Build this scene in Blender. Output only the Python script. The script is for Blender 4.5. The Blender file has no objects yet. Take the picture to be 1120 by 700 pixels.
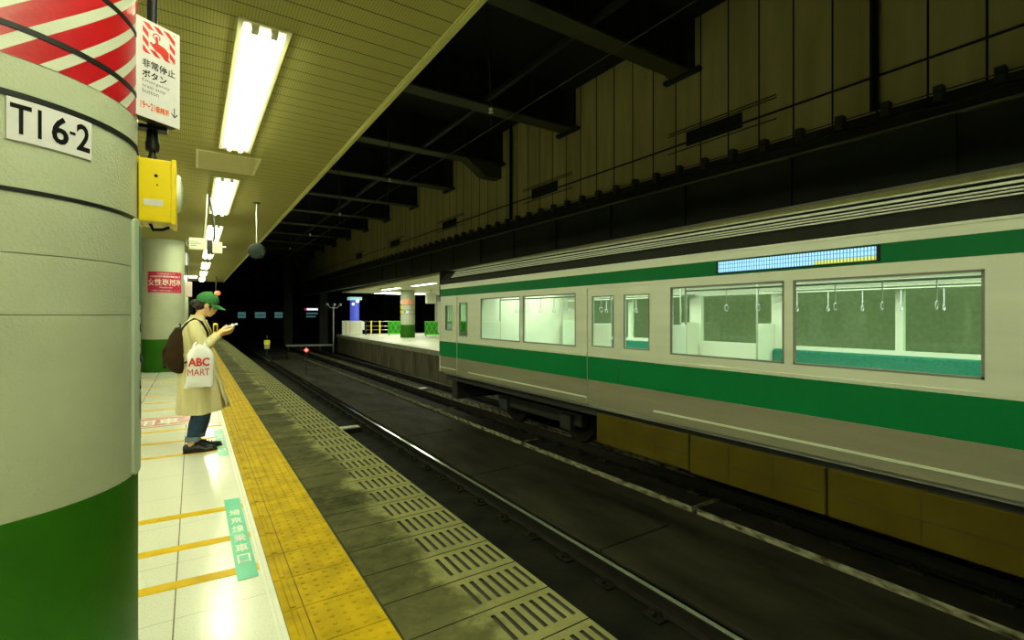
import bpy, bmesh, math, random
from mathutils import Vector, Matrix
random.seed(7)
SC = bpy.context.scene
COL = SC.collection
PI = math.pi

# ------------------------------------------------------------------ camera
TH = math.atan(349/530)
H = 1.38
cd = bpy.data.cameras.new('camera'); cam = bpy.data.objects.new('camera', cd); COL.objects.link(cam)
cd.sensor_fit = 'HORIZONTAL'; cd.sensor_width = 36; cd.lens = 530/1120*36
cd.shift_y = -5/1120; cd.clip_start = .05; cd.clip_end = 300
cam.location = (0, 0, H); cam.rotation_euler = (PI/2, 0, -TH)
SC.camera = cam

# ------------------------------------------------------------------ world, exposure
w = bpy.data.worlds.new('world'); SC.world = w; w.use_nodes = True
w.node_tree.nodes['Background'].inputs[0].default_value = (.5, .6, .3, 1)
w.node_tree.nodes['Background'].inputs[1].default_value = .0012
SC.view_settings.view_transform = 'Standard'
SC.view_settings.look = 'None'
SC.view_settings.gamma = 1
SC.view_settings.exposure = 0.25
SC.view_settings.use_curve_mapping = False
LIGHT_COL = (.91, 1.0, .60)
PLAT_W = 30          # power of each ceiling fixture of the near platform
OPP_COL = (.93, 1.0, .70)
OPP_W = 85
CAR_COL = (.98, 1.0, .82)
CAR_W = 80

# ------------------------------------------------------------------ materials
MATS = {}
def nodes(m):
    m.use_nodes = True
    nt = m.node_tree
    return nt, nt.nodes['Principled BSDF']
def mat(name, col, rough=.6, metal=0, spec=.5, noise=0, scale=8, bump=0, bscale=60, emit=None, es=1, col2=None, stretch=None, detail=5, clear=0):
    if name in MATS: return MATS[name]
    m = bpy.data.materials.new(name); nt, b = nodes(m)
    b.inputs['Base Color'].default_value = (*col, 1); b.inputs['Roughness'].default_value = rough
    b.inputs['Metallic'].default_value = metal
    b.inputs['Specular IOR Level'].default_value = spec
    if clear: b.inputs['Coat Weight'].default_value = clear; b.inputs['Coat Roughness'].default_value = .12
    N = nt.nodes.new; L = nt.links.new
    tc = N('ShaderNodeTexCoord')
    if noise or col2:
        mp = N('ShaderNodeMapping'); L(tc.outputs['Object'], mp.inputs['Vector'])
        if stretch: mp.inputs['Scale'].default_value = stretch
        n = N('ShaderNodeTexNoise'); n.inputs['Scale'].default_value = scale; n.inputs['Detail'].default_value = detail
        L(mp.outputs[0], n.inputs['Vector'])
        r = N('ShaderNodeValToRGB'); L(n.outputs['Fac'], r.inputs[0])
        c2 = col2 or tuple(c*(1-noise) for c in col)
        r.color_ramp.elements[0].position = .32; r.color_ramp.elements[0].color = (*c2, 1)
        r.color_ramp.elements[1].position = .66; r.color_ramp.elements[1].color = (*col, 1)
        L(r.outputs[0], b.inputs['Base Color'])
    if bump:
        n2 = N('ShaderNodeTexNoise'); n2.inputs['Scale'].default_value = bscale; n2.inputs['Detail'].default_value = 3
        L(tc.outputs['Object'], n2.inputs['Vector'])
        bp = N('ShaderNodeBump'); bp.inputs['Strength'].default_value = bump; bp.inputs['Distance'].default_value = .004
        L(n2.outputs['Fac'], bp.inputs['Height']); L(bp.outputs[0], b.inputs['Normal'])
    if emit:
        b.inputs['Emission Color'].default_value = (*emit, 1); b.inputs['Emission Strength'].default_value = es
    MATS[name] = m
    return m

def mnode(nt, op, a, b=None, c=None):
    n = nt.nodes.new('ShaderNodeMath'); n.operation = op
    for i, v in enumerate((a, b, c)):
        if v is None: continue
        if isinstance(v, (int, float)): n.inputs[i].default_value = v
        else: nt.links.new(v, n.inputs[i])
    return n.outputs[0]
def mixcol(nt, fac, a, b):
    n = nt.nodes.new('ShaderNodeMix'); n.data_type = 'RGBA'
    if isinstance(fac, (int, float)): n.inputs[0].default_value = fac
    else: nt.links.new(fac, n.inputs[0])
    for i, v in ((6, a), (7, b)):
        if isinstance(v, tuple): n.inputs[i].default_value = (*v, 1)
        else: nt.links.new(v, n.inputs[i])
    return n.outputs[2]

# white floor tiles, joints on a .6 m grid
def tile_mat():
    m = bpy.data.materials.new('white_floor_tile'); nt, b = nodes(m); L = nt.links.new
    tc = nt.nodes.new('ShaderNodeTexCoord'); sp = nt.nodes.new('ShaderNodeSeparateXYZ'); L(tc.outputs['Object'], sp.inputs[0])
    def joint(o, off, p, wd):
        f = mnode(nt, 'FRACT', mnode(nt, 'DIVIDE', mnode(nt, 'ADD', o, off + 60), p))
        a = mnode(nt, 'LESS_THAN', f, wd/p)
        return a
    j1 = joint(sp.outputs[0], .075, .6, .006); j2 = joint(sp.outputs[1], -2.68, .6, .0045)
    j = mnode(nt, 'MAXIMUM', mnode(nt, 'MULTIPLY', j1, .9), mnode(nt, 'MULTIPLY', j2, .45))
    n = nt.nodes.new('ShaderNodeTexNoise'); n.inputs['Scale'].default_value = 2.2; n.inputs['Detail'].default_value = 6
    L(tc.outputs['Object'], n.inputs['Vector'])
    sk = nt.nodes.new('ShaderNodeTexNoise'); sk.inputs['Scale'].default_value = 170; sk.inputs['Detail'].default_value = 2
    L(tc.outputs['Object'], sk.inputs['Vector'])
    c = mixcol(nt, mnode(nt, 'MULTIPLY', n.outputs['Fac'], .5), (.86, .85, .74), (.70, .69, .55))
    c = mixcol(nt, mnode(nt, 'GREATER_THAN', sk.outputs['Fac'], .63), c, (.55, .54, .42))
    c = mixcol(nt, j, c, (.10, .09, .05))
    L(c, b.inputs['Base Color'])
    b.inputs['Roughness'].default_value = .22
    L(mnode(nt, 'MULTIPLY_ADD', n.outputs['Fac'], .22, .10), b.inputs['Roughness'])
    return m
# ceiling boards: seams every .17 m across, fine ribs along
def soffit_mat():
    m = bpy.data.materials.new('ribbed_soffit_board'); nt, b = nodes(m); L = nt.links.new
    tc = nt.nodes.new('ShaderNodeTexCoord'); sp = nt.nodes.new('ShaderNodeSeparateXYZ'); L(tc.outputs['Object'], sp.inputs[0])
    fy = mnode(nt, 'FRACT', mnode(nt, 'DIVIDE', mnode(nt, 'ADD', sp.outputs[1], 60 - 2.60 + 60*.0), .17))
    seam = mnode(nt, 'LESS_THAN', fy, .05)
    fx = mnode(nt, 'FRACT', mnode(nt, 'DIVIDE', mnode(nt, 'ADD', sp.outputs[0], 40), .018))
    rib = mnode(nt, 'LESS_THAN', fx, .42)
    n = nt.nodes.new('ShaderNodeTexNoise'); n.inputs['Scale'].default_value = 1.5; n.inputs['Detail'].default_value = 4
    L(tc.outputs['Object'], n.inputs['Vector'])
    c = mixcol(nt, n.outputs['Fac'], (.42, .385, .115), (.34, .315, .095))
    c = mixcol(nt, mnode(nt, 'MULTIPLY', rib, .42), c, (.17, .15, .045))
    c = mixcol(nt, seam, c, (.05, .045, .015))
    L(c, b.inputs['Base Color']); b.inputs['Roughness'].default_value = .7; b.inputs['Specular IOR Level'].default_value = .2
    return m
# dirty platform-edge concrete
def edge_concrete():
    m = bpy.data.materials.new('mossy_edge_concrete'); nt, b = nodes(m); L = nt.links.new
    tc = nt.nodes.new('ShaderNodeTexCoord'); sp = nt.nodes.new('ShaderNodeSeparateXYZ'); L(tc.outputs['Object'], sp.inputs[0])
    n = nt.nodes.new('ShaderNodeTexNoise'); n.inputs['Scale'].default_value = 3.2; n.inputs['Detail'].default_value = 8; n.inputs['Roughness'].default_value = .65
    L(tc.outputs['Object'], n.inputs['Vector'])
    wn = nt.nodes.new('ShaderNodeTexWhiteNoise'); wn.noise_dimensions = '1D'
    L(mnode(nt, 'FLOOR', mnode(nt, 'DIVIDE', mnode(nt, 'ADD', sp.outputs[1], 60 - 1.65), .305)), wn.inputs['W'])
    # grime sits inboard of the grooved band
    ramp = nt.nodes.new('ShaderNodeMapRange'); ramp.inputs[1].default_value = 1.18; ramp.inputs[2].default_value = 1.02; ramp.interpolation_type = 'SMOOTHSTEP'
    L(mnode(nt, 'ADD', sp.outputs[0], mnode(nt, 'MULTIPLY', mnode(nt, 'SUBTRACT', n.outputs['Fac'], .5), .7)), ramp.inputs[0])
    nb = nt.nodes.new('ShaderNodeTexNoise'); nb.inputs['Scale'].default_value = 9; nb.inputs['Detail'].default_value = 8; nb.inputs['Roughness'].default_value = .7
    L(tc.outputs['Object'], nb.inputs['Vector'])
    nr = nt.nodes.new('ShaderNodeMapRange'); nr.inputs[1].default_value = .35; nr.inputs[2].default_value = .62; nr.inputs[3].default_value = .72; nr.inputs[4].default_value = 1
    L(nb.outputs['Fac'], nr.inputs[0])
    dirt = mnode(nt, 'MULTIPLY', mnode(nt, 'MULTIPLY', ramp.outputs[0], nr.outputs[0]), mnode(nt, 'MULTIPLY_ADD', wn.outputs['Value'], .35, .66))
    c = mixcol(nt, n.outputs['Fac'], (.14, .135, .045), (.31, .30, .12))
    c = mixcol(nt, dirt, c, (.016, .0175, .002))
    n3 = nt.nodes.new('ShaderNodeTexNoise'); n3.inputs['Scale'].default_value = 40; n3.inputs['Detail'].default_value = 4
    L(tc.outputs['Object'], n3.inputs['Vector'])
    c = mixcol(nt, mnode(nt, 'MULTIPLY', n3.outputs['Fac'], .35), c, (.04, .04, .02))
    L(c, b.inputs['Base Color']); b.inputs['Roughness'].default_value = .85; b.inputs['Specular IOR Level'].default_value = .12
    return m
def stripes_mat():
    m = bpy.data.materials.new('red_white_hazard_sheet'); nt, b = nodes(m); L = nt.links.new
    uv = nt.nodes.new('ShaderNodeUVMap'); sp = nt.nodes.new('ShaderNodeSeparateXYZ'); L(uv.outputs[0], sp.inputs[0])
    s = mnode(nt, 'SUBTRACT', sp.outputs[0], mnode(nt, 'DIVIDE', mnode(nt, 'SUBTRACT', sp.outputs[1], 2.11), .9))
    f = mnode(nt, 'FRACT', mnode(nt, 'DIVIDE', mnode(nt, 'ADD', s, 12.9 - .266), .129))
    c = mixcol(nt, mnode(nt, 'LESS_THAN', f, .34), (.40, .004, .010), (.52, .54, .44))
    L(c, b.inputs['Base Color']); b.inputs['Roughness'].default_value = .35
    n = nt.nodes.new('ShaderNodeTexNoise'); n.inputs['Scale'].default_value = 55
    tc = nt.nodes.new('ShaderNodeTexCoord'); L(tc.outputs['Object'], n.inputs['Vector'])
    bp = nt.nodes.new('ShaderNodeBump'); bp.inputs['Strength'].default_value = .25; bp.inputs['Distance'].default_value = .003
    L(n.outputs['Fac'], bp.inputs['Height']); L(bp.outputs[0], b.inputs['Normal'])
    return m
def wall_panel_mat():
    m = bpy.data.materials.new('precast_wall_panel'); nt, b = nodes(m); L = nt.links.new
    tc = nt.nodes.new('ShaderNodeTexCoord'); sp = nt.nodes.new('ShaderNodeSeparateXYZ'); L(tc.outputs['Object'], sp.inputs[0])
    q = mnode(nt, 'DIVIDE', mnode(nt, 'ADD', sp.outputs[1], 58.5 - 1.78), .585)
    j = mnode(nt, 'LESS_THAN', mnode(nt, 'FRACT', q), .05)
    wn = nt.nodes.new('ShaderNodeTexWhiteNoise'); wn.noise_dimensions = '1D'; L(mnode(nt, 'FLOOR', q), wn.inputs['W'])
    mp = nt.nodes.new('ShaderNodeMapping'); mp.inputs['Scale'].default_value = (1, 3, .35); L(tc.outputs['Object'], mp.inputs['Vector'])
    n = nt.nodes.new('ShaderNodeTexNoise'); n.inputs['Scale'].default_value = 1.6; n.inputs['Detail'].default_value = 6
    L(mp.outputs[0], n.inputs['Vector'])
    c = mixcol(nt, n.outputs['Fac'], (.34, .31, .10), (.72, .66, .27))
    c = mixcol(nt, mnode(nt, 'MULTIPLY', wn.outputs['Value'], .35), c, (.25, .22, .09))
    c = mixcol(nt, j, c, (.015, .014, .006))
    L(c, b.inputs['Base Color']); b.inputs['Roughness'].default_value = .85
    return m
def glass_mat(name, tint):
    m = bpy.data.materials.new(name); nt, b = nodes(m); L = nt.links.new
    nt.nodes.remove(b); out = nt.nodes['Material Output']
    t = nt.nodes.new('ShaderNodeBsdfTransparent'); t.inputs[0].default_value = (*tint, 1)
    g = nt.nodes.new('ShaderNodeBsdfGlossy'); g.inputs['Roughness'].default_value = .05
    fr = nt.nodes.new('ShaderNodeLayerWeight'); fr.inputs[0].default_value = .5
    ff = mnode(nt, 'MULTIPLY_ADD', mnode(nt, 'POWER', fr.outputs['Facing'], 4), .35, .03)
    mx = nt.nodes.new('ShaderNodeMixShader'); L(ff, mx.inputs[0]); L(t.outputs[0], mx.inputs[1]); L(g.outputs[0], mx.inputs[2])
    L(mx.outputs[0], out.inputs[0])
    return m
def led_mat():
    m = bpy.data.materials.new('led_dot_matrix'); nt, b = nodes(m); L = nt.links.new
    tc = nt.nodes.new('ShaderNodeTexCoord'); sp = nt.nodes.new('ShaderNodeSeparateXYZ'); L(tc.outputs['Object'], sp.inputs[0])
    fy = mnode(nt, 'FRACT', mnode(nt, 'DIVIDE', mnode(nt, 'ADD', sp.outputs[1], 10), .028))
    on = mnode(nt, 'LESS_THAN', fy, .66)
    fz = mnode(nt, 'FRACT', mnode(nt, 'DIVIDE', mnode(nt, 'ADD', sp.outputs[2], 10), .045))
    on = mnode(nt, 'MULTIPLY', on, mnode(nt, 'LESS_THAN', fz, .85))
    yel = mnode(nt, 'MULTIPLY', mnode(nt, 'LESS_THAN', sp.outputs[1], 2.35), mnode(nt, 'LESS_THAN', sp.outputs[2], 1.915))
    c = mixcol(nt, yel, (.30, .66, 1.0), (.50, .6, .10))
    L(c, b.inputs['Emission Color']); L(mnode(nt, 'MULTIPLY_ADD', on, 1.0, .35), b.inputs['Emission Strength'])
    b.inputs['Base Color'].default_value = (.02, .03, .05, 1)
    return m

M_TILE, M_SOFFIT, M_EDGE, M_STRIPE, M_WALLP = tile_mat(), soffit_mat(), edge_concrete(), stripes_mat(), wall_panel_mat()
M_GLASS = glass_mat('train_window_glass', (.84, .95, .88)); M_LED = led_mat()
M_WHITE = mat('column_white_plaster', (.42, .45, .32), .55, noise=.12, scale=3, bump=.5, bscale=120)
M_WHITE2 = mat('white_painted', (.78, .80, .66), .45, noise=.06, scale=2)
M_GREENP = mat('column_green_paint', (.022, .125, .002), .5, spec=.2, noise=.25, scale=2.5, bump=.35, bscale=110)
M_BLACK = mat('black_plastic', (.010, .011, .010), .5, spec=.25, noise=.2)
M_DARK = mat('dark_steel', (.028, .03, .022), .6, noise=.4, scale=3)
M_INK = mat('black_ink', (.006, .006, .006), .7, spec=.08)
M_RED = mat('red_ink', (.60, .02, .01), .5)
M_ORANGE = mat('orange_ink', (.75, .14, .03), .5)
M_PLATE = mat('white_enamel_plate', (.70, .66, .70), .7, spec=.1, noise=.08, scale=20)
M_PLATE_G = mat('pale_green_enamel', (.50, .60, .47), .4, noise=.06, scale=4)
M_YEL = mat('yellow_tactile_tile', (.52, .345, .0), .62, spec=.12, noise=.35, scale=7, bump=.3, bscale=90)
M_YBOX = mat('yellow_enamel_box', (.85, .62, .01), .3, noise=.05)
M_TAPE = mat('yellow_floor_tape', (.74, .46, .005), .5, spec=.2, noise=.15, scale=9)
M_TEAL = mat('teal_floor_sticker', (.03, .50, .31), .35, noise=.2, scale=8)
M_PINK = mat('pink_floor_sticker', (.62, .22, .22), .4, noise=.3, scale=6)
M_PALEPINK = mat('worn_pink_floor_sticker', (.80, .62, .58), .4, noise=.1, scale=6)
M_LINE = mat('white_border_strip', (.80, .80, .68), .4, noise=.1)
M_GROUT = mat('dark_grout', (.03, .028, .015), .8, noise=.3)
M_BALLAST = mat('grimy_trackbed', (.018, .016, .009), .85, spec=.15, col2=(.005, .005, .003), scale=2.6, bump=.8, bscale=30)
M_SLAB = mat('track_concrete', (.040, .036, .020), .8, spec=.15, col2=(.010, .0095, .005), scale=1.3, bump=.5, bscale=40, stretch=(2, .6, 1))
M_PLINTH = mat('worn_plinth_concrete', (.36, .34, .22), .85, spec=.15, col2=(.035, .028, .008), scale=6, bump=.5, bscale=50, stretch=(1, 1, 3))
M_PWALL = mat('platform_wall_concrete', (.20, .18, .11), .8, col2=(.07, .06, .035), scale=1.5, stretch=(1, 2.5, .5))
M_RAIL = mat('rusty_rail_steel', (.016, .014, .009), .7, spec=.2, noise=.4)
M_RAILTOP = mat('polished_rail_head', (.55, .62, .60), .18, metal=1)
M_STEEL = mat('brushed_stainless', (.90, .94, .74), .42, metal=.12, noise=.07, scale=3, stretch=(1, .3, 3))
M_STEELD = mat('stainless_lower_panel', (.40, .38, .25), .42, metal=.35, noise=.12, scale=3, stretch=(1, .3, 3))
M_BAND = mat('train_green_band', (.001, .21, .05), .5, spec=.15, noise=.08, scale=2)
M_ROOF = mat('train_roof_paint', (.04, .042, .03), .8, spec=.15, noise=.2)
M_UNDER = mat('underfloor_brown', (.11, .082, .006), .8, spec=.1, noise=.25, scale=2)
M_CREAM = mat('car_interior_cream', (.80, .80, .66), .5)
M_SEAT = mat('seat_moquette_green', (.03, .22, .15), .9, noise=.3, scale=30)
M_TUBE = mat('fluorescent_tube', (1, 1, 1), .5, emit=(.93, 1, .66), es=31)
M_TRAY = mat('white_lamp_tray', (.90, .90, .80), .35, emit=(1, 1, .78), es=.35)
M_TUBE2 = mat('opposite_fluorescent_tube', (1, 1, 1), .5, emit=(.95, 1, .85), es=7)
M_CTUBE = mat('carriage_light', (1, 1, 1), .5, emit=(1, 1, .86), es=4)
M_ALU = mat('cream_aluminium_trim', (.50, .48, .16), .4, noise=.05)
M_CREAMTRIM = mat('lamp_frame_cream', (.70, .66, .38), .4)
M_GALV = mat('galvanised_pipe', (.45, .47, .38), .4, metal=.5)
M_BEAM = mat('dark_painted_girder', (.022, .024, .012), .7, noise=.4, scale=1.5)
M_BEAMF = mat('pale_girder_flange', (.085, .09, .035), .75, noise=.35, scale=1.5)  # flanges and haunch paler than the girder web
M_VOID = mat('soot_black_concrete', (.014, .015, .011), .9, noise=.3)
M_GIRD = mat('sooty_green_girder', (.035, .042, .022), .75, noise=.3, scale=1)

# ------------------------------------------------------------------ mesh helpers
class MB:
    def __init__(s): s.bm = bmesh.new()
    def box(s, x0, x1, y0, y1, z0, z1, bev=0, mi=0):
        b = bmesh.new(); bmesh.ops.create_cube(b, size=1)
        for v in b.verts: v.co = Vector(((x0+x1)/2+v.co.x*(x1-x0), (y0+y1)/2+v.co.y*(y1-y0), (z0+z1)/2+v.co.z*(z1-z0)))
        if bev: bmesh.ops.bevel(b, geom=b.edges[:], offset=bev, segments=2, affect='EDGES', profile=.6)
        for f in b.faces: f.material_index = mi
        return s.merge(b)
    def merge(s, b, M=None):
        if M is not None: bmesh.ops.transform(b, matrix=M, verts=b.verts[:])
        me = bpy.data.meshes.new('tmp'); b.to_mesh(me); b.free(); s.bm.from_mesh(me); bpy.data.meshes.remove(me); return s
    def tube(s, pts, r, seg=12, caps=True, mi=0):
        pts = [Vector(p) for p in pts]; n = len(pts)
        rs = r if isinstance(r, (list, tuple)) else [r]*n
        rings = []; prev = None
        for i, p in enumerate(pts):
            t = (pts[min(i+1, n-1)]-pts[max(i-1, 0)]).normalized()
            if prev is None:
                a = Vector((0, 0, 1)) if abs(t.z) < .9 else Vector((1, 0, 0))
                u = t.cross(a).normalized()
            else:
                u = (prev - t*prev.dot(t)).normalized()
            prev = u; v = t.cross(u)
            rings.append([s.bm.verts.new(p+(u*math.cos(2*PI*k/seg)+v*math.sin(2*PI*k/seg))*rs[i]) for k in range(seg)])
        for a, b in zip(rings, rings[1:]):
            for k in range(seg):
                f = s.bm.faces.new((a[k], a[(k+1) % seg], b[(k+1) % seg], b[k])); f.material_index = mi; f.smooth = True
        if caps:
            for rr, rev in ((rings[0], False), (rings[-1], True)):
                f = s.bm.faces.new(rr[::-1] if not rev else rr); f.material_index = mi
        return s
    def lathe(s, prof, c=(0, 0, 0), axis='z', seg=32, mi=0, a0=0, a1=2*PI):
        full = abs(a1-a0-2*PI) < 1e-6; n = seg if full else seg+1
        rings = []
        if len(prof) > 2:      # split the profile where it turns sharply so the shading stays crisp
            runs = [[prof[0]]]
            for i in range(1, len(prof)-1):
                p, q, w_ = prof[i-1:i+2]; runs[-1].append(q)
                a = math.atan2(q[1]-p[1], q[0]-p[0]); b = math.atan2(w_[1]-q[1], w_[0]-q[0])
                if abs((b-a+PI) % (2*PI)-PI) > .7: runs.append([q])
            runs[-1].append(prof[-1])
            if len(runs) > 1:
                for r_ in runs: s.lathe(r_, c, axis, seg, mi, a0, a1)
                return s
        for (r, h) in prof:
            ring = []
            for k in range(n):
                a = a0+(a1-a0)*k/seg
                p = {'z': (r*math.cos(a), r*math.sin(a), h), 'x': (h, r*math.cos(a), r*math.sin(a)), 'y': (r*math.cos(a), h, r*math.sin(a))}[axis]
                ring.append(s.bm.verts.new(Vector(c)+Vector(p)))
            rings.append(ring)
        for a, b in zip(rings, rings[1:]):
            for k in range(seg):
                try:
                    f = s.bm.faces.new((a[k], a[(k+1) % n], b[(k+1) % n], b[k])); f.material_index = mi; f.smooth = True
                except ValueError: pass
        return s
    def ball(s, c, r, sc=(1, 1, 1), R=None, mi=0, u=20, v=14):
        b = bmesh.new(); bmesh.ops.create_uvsphere(b, u_segments=u, v_segments=v, radius=r)
        for f in b.faces: f.smooth = True; f.material_index = mi
        M = Matrix.Translation(Vector(c)) @ (R or Matrix.Identity(4)) @ Matrix.Diagonal((*sc, 1))
        return s.merge(b, M)
    def prism(s, poly, ext, mi=0):
        """poly: 3D points of a planar outline; ext: Vector to extrude by"""
        a = [s.bm.verts.new(Vector(p)) for p in poly]; b = [s.bm.verts.new(Vector(p)+Vector(ext)) for p in poly]
        n = len(a)
        fs = [s.bm.faces.new(a[::-1]), s.bm.faces.new(b)]
        for k in range(n): fs.append(s.bm.faces.new((a[k], a[(k+1) % n], b[(k+1) % n], b[k])))
        for f in fs: f.material_index = mi
        return s
    def quad(s, *p, mi=0):
        f = s.bm.faces.new([s.bm.verts.new(Vector(q)) for q in p]); f.material_index = mi; return s
    def loft(s, rings, close=True, cap0=True, cap1=True, mi=0):
        R = [[s.bm.verts.new(Vector(p)) for p in r] for r in rings]; n = len(R[0])
        for a, b in zip(R, R[1:]):
            for k in range(n if close else n-1):
                f = s.bm.faces.new((a[k], a[(k+1) % n], b[(k+1) % n], b[k])); f.smooth = True; f.material_index = mi
        if cap0: s.bm.faces.new(R[0][::-1])
        if cap1: s.bm.faces.new(R[-1])
        return s
    def build(s, name, mats, parent=None, smooth=None, fix=True):
        if fix: bmesh.ops.recalc_face_normals(s.bm, faces=s.bm.faces[:])
        for e in s.bm.edges:
            if len(e.link_faces) == 2 and e.calc_face_angle(0) > .8: e.smooth = False
        me = bpy.data.meshes.new(name); s.bm.to_mesh(me); s.bm.free()
        for m in (mats if isinstance(mats, (list, tuple)) else [mats]): me.materials.append(m)
        if smooth is not None:
            for p in me.polygons: p.use_smooth = smooth
        o = bpy.data.objects.new(name, me); COL.objects.link(o)
        if parent: o.parent = parent
        return o
def tag(o, label, cat, group=None, kind=None):
    if label: o['label'] = label
    if cat: o['category'] = cat
    if group: o['group'] = group
    if kind: o['kind'] = kind
    return o
def thing(name, loc, label, cat, rz=0, group=None):
    o = bpy.data.objects.new(name, None); COL.objects.link(o); o.empty_display_size = .1
    o.location = loc; o.rotation_euler = (0, 0, rz)
    return tag(o, label, cat, group)
def struct(o, label=None):
    o['kind'] = 'structure'
    if label: o['label'] = label
    return o
def copy_tree(o, parent=None):
    c = o.copy(); COL.objects.link(c)
    if parent: c.parent = parent
    for ch in list(o.children): copy_tree(ch, c)
    return c
def rings_ellipse(specs, n=28):
    """specs: (cx, cy, z, rx, ry)"""
    return [[(cx+rx*math.cos(2*PI*k/n), cy+ry*math.sin(2*PI*k/n), z) for k in range(n)] for cx, cy, z, rx, ry in specs]
def fuse(mb, name, m, parent=None, voxel=.006, smooth=4):
    """turn overlapping closed shapes into one continuous skin"""
    o = mb.build(name, m)
    r = o.modifiers.new('r', 'REMESH'); r.mode = 'VOXEL'; r.voxel_size = voxel; r.use_smooth_shade = True
    if smooth:
        sm = o.modifiers.new('s', 'SMOOTH'); sm.factor = .5; sm.iterations = smooth
    dg = bpy.context.evaluated_depsgraph_get(); me = bpy.data.meshes.new_from_object(o.evaluated_get(dg))
    o.modifiers.clear(); old = o.data; o.data = me; bpy.data.meshes.remove(old)
    me.materials.clear()
    for mm in (m if isinstance(m, (list, tuple)) else [m]): me.materials.append(mm)
    for p in me.polygons: p.use_smooth = True; p.material_index = 0
    if parent: o.parent = parent
    return o
FONT_CJK = None
def text(name, body, m, place, width=None, height=None, parent=None, bold=0, shear=0, thick=.0006, sub=0):
    """place(a, b, c) maps text-plane coordinates (right, up, out) to the world; origin at lower left"""
    cu = bpy.data.curves.new('t', 'FONT'); cu.body = body; cu.size = 1; cu.offset = bold; cu.resolution_u = 3; cu.shear = shear
    o = bpy.data.objects.new('t', cu); COL.objects.link(o)
    bpy.context.view_layer.update()
    dg = bpy.context.evaluated_depsgraph_get(); me = bpy.data.meshes.new_from_object(o.evaluated_get(dg))
    bpy.data.objects.remove(o); bpy.data.curves.remove(cu)
    xs = [v.co.x for v in me.vertices] or [0, 1]; ys = [v.co.y for v in me.vertices] or [0, 1]
    x0, x1, y0, y1 = min(xs), max(xs), min(ys), max(ys)
    sx = width/(x1-x0) if width else None; sy = height/(y1-y0) if height else None
    sx = sx or sy; sy = sy or sx
    for v in me.vertices: v.co = Vector(place((v.co.x-x0)*sx, (v.co.y-y0)*sy, thick))
    me.name = name; me.materials.clear(); me.materials.append(m)
    for p in me.polygons: p.material_index = 0
    o = bpy.data.objects.new(name, me); COL.objects.link(o)
    if parent: o.parent = parent
    return o
def clip(poly, a, b, c):
    """keep a*x+b*y<=c"""
    out = []
    for i in range(len(poly)):
        p, q = poly[i], poly[(i+1) % len(poly)]
        dp, dq = a*p[0]+b*p[1]-c, a*q[0]+b*q[1]-c
        if dp <= 0: out.append(p)
        if dp*dq < 0:
            t = dp/(dp-dq); out.append((p[0]+(q[0]-p[0])*t, p[1]+(q[1]-p[1])*t))
    return out

Y0, Y1 = -6.0, 40.0        # the platform's built length
# ================================================================== LARGE STRUCTURE
mb = MB(); mb.box(-7, .345, Y0, Y1, -.12, 0); struct(mb.build('floor', M_TILE), 'white tiled platform floor')
# concrete edge with grooves: cells of a height grid
def grooved_edge():
    mb = MB(); bm = mb.bm
    gx = [1.150+.0537*i for i in range(7)]
    xs = [.745, .755]
    for g in gx: xs += [g-.011, g+.011]
    xs.append(1.51)
    y = 1.65-.305*24; ystart = y
    ys = []; 
    while y < Y1: ys += [y, y+.007, y+.062, y+.262]; y += .305
    ys.append(y)
    cell = []
    for i in range(len(xs)-1):
        gro = xs[i+1]-xs[i] < .025 and i >= 2
        col = []
        for j in range(len(ys)-1):
            k = j % 4
            h = -.007 if (k == 0 or i == 0) else (-.010 if (gro and k == 2) else 0)
            col.append(h)
        cell.append(col)
    grid = {}
    def V(i, j, h):
        key = (i, j, h)
        if key not in grid: grid[key] = bm.verts.new((xs[i], ys[j], h))
        return grid[key]
    for i in range(len(xs)-1):
        for j in range(len(ys)-1):
            h = cell[i][j]
            f = bm.faces.new((V(i, j, h), V(i+1, j, h), V(i+1, j+1, h), V(i, j+1, h)))
            f.material_index = 1 if h < -.001 else 0
            if i+1 < len(xs)-1 and cell[i+1][j] != h:
                f = bm.faces.new((V(i+1, j, h), V(i+1, j+1, h), V(i+1, j+1, cell[i+1][j]), V(i+1, j, cell[i+1][j]))); f.material_index = 1
            if j+1 < len(ys)-1 and cell[i][j+1] != h:
                f = bm.faces.new((V(i, j+1, h), V(i+1, j+1, h), V(i+1, j+1, cell[i][j+1]), V(i, j+1, cell[i][j+1]))); f.material_index = 1
    mb.box(.745, 1.51, ystart, Y1, -.25, -.011)
    return mb.build('trim_1', [M_EDGE, M_GROUT], fix=False)
struct(grooved_edge(), 'grooved concrete platform edge slabs')
mb = MB(); mb.box(1.2, 1.44, Y0, Y1, -1.3, -.25); struct(mb.build('wall_platform', M_PWALL))
mb = MB(); mb.box(.345, .745, Y0, Y1, -.12, -.004); mb.box(-7, 1.2, Y0, Y1, -1.3, -.12); struct(mb.build('trim_2', M_GROUT))
# near ceiling
mb = MB(); mb.box(-7, 1.40, Y0, 31.5, 3.24, 3.34); struct(mb.build('ceiling', M_SOFFIT), 'ribbed soffit over the near platform')
mb = MB(); mb.box(1.40, 1.44, Y0, 31.5, 3.225, 3.62); mb.box(1.385, 1.40, Y0, 31.5, 3.232, 3.24); struct(mb.build('trim_3', M_ALU), 'pale edge trim of the ceiling')
mb = MB(); mb.box(-7, 1.40, Y0, 31.5, 3.34, 3.62); struct(mb.build('trim_4', M_VOID))
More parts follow.
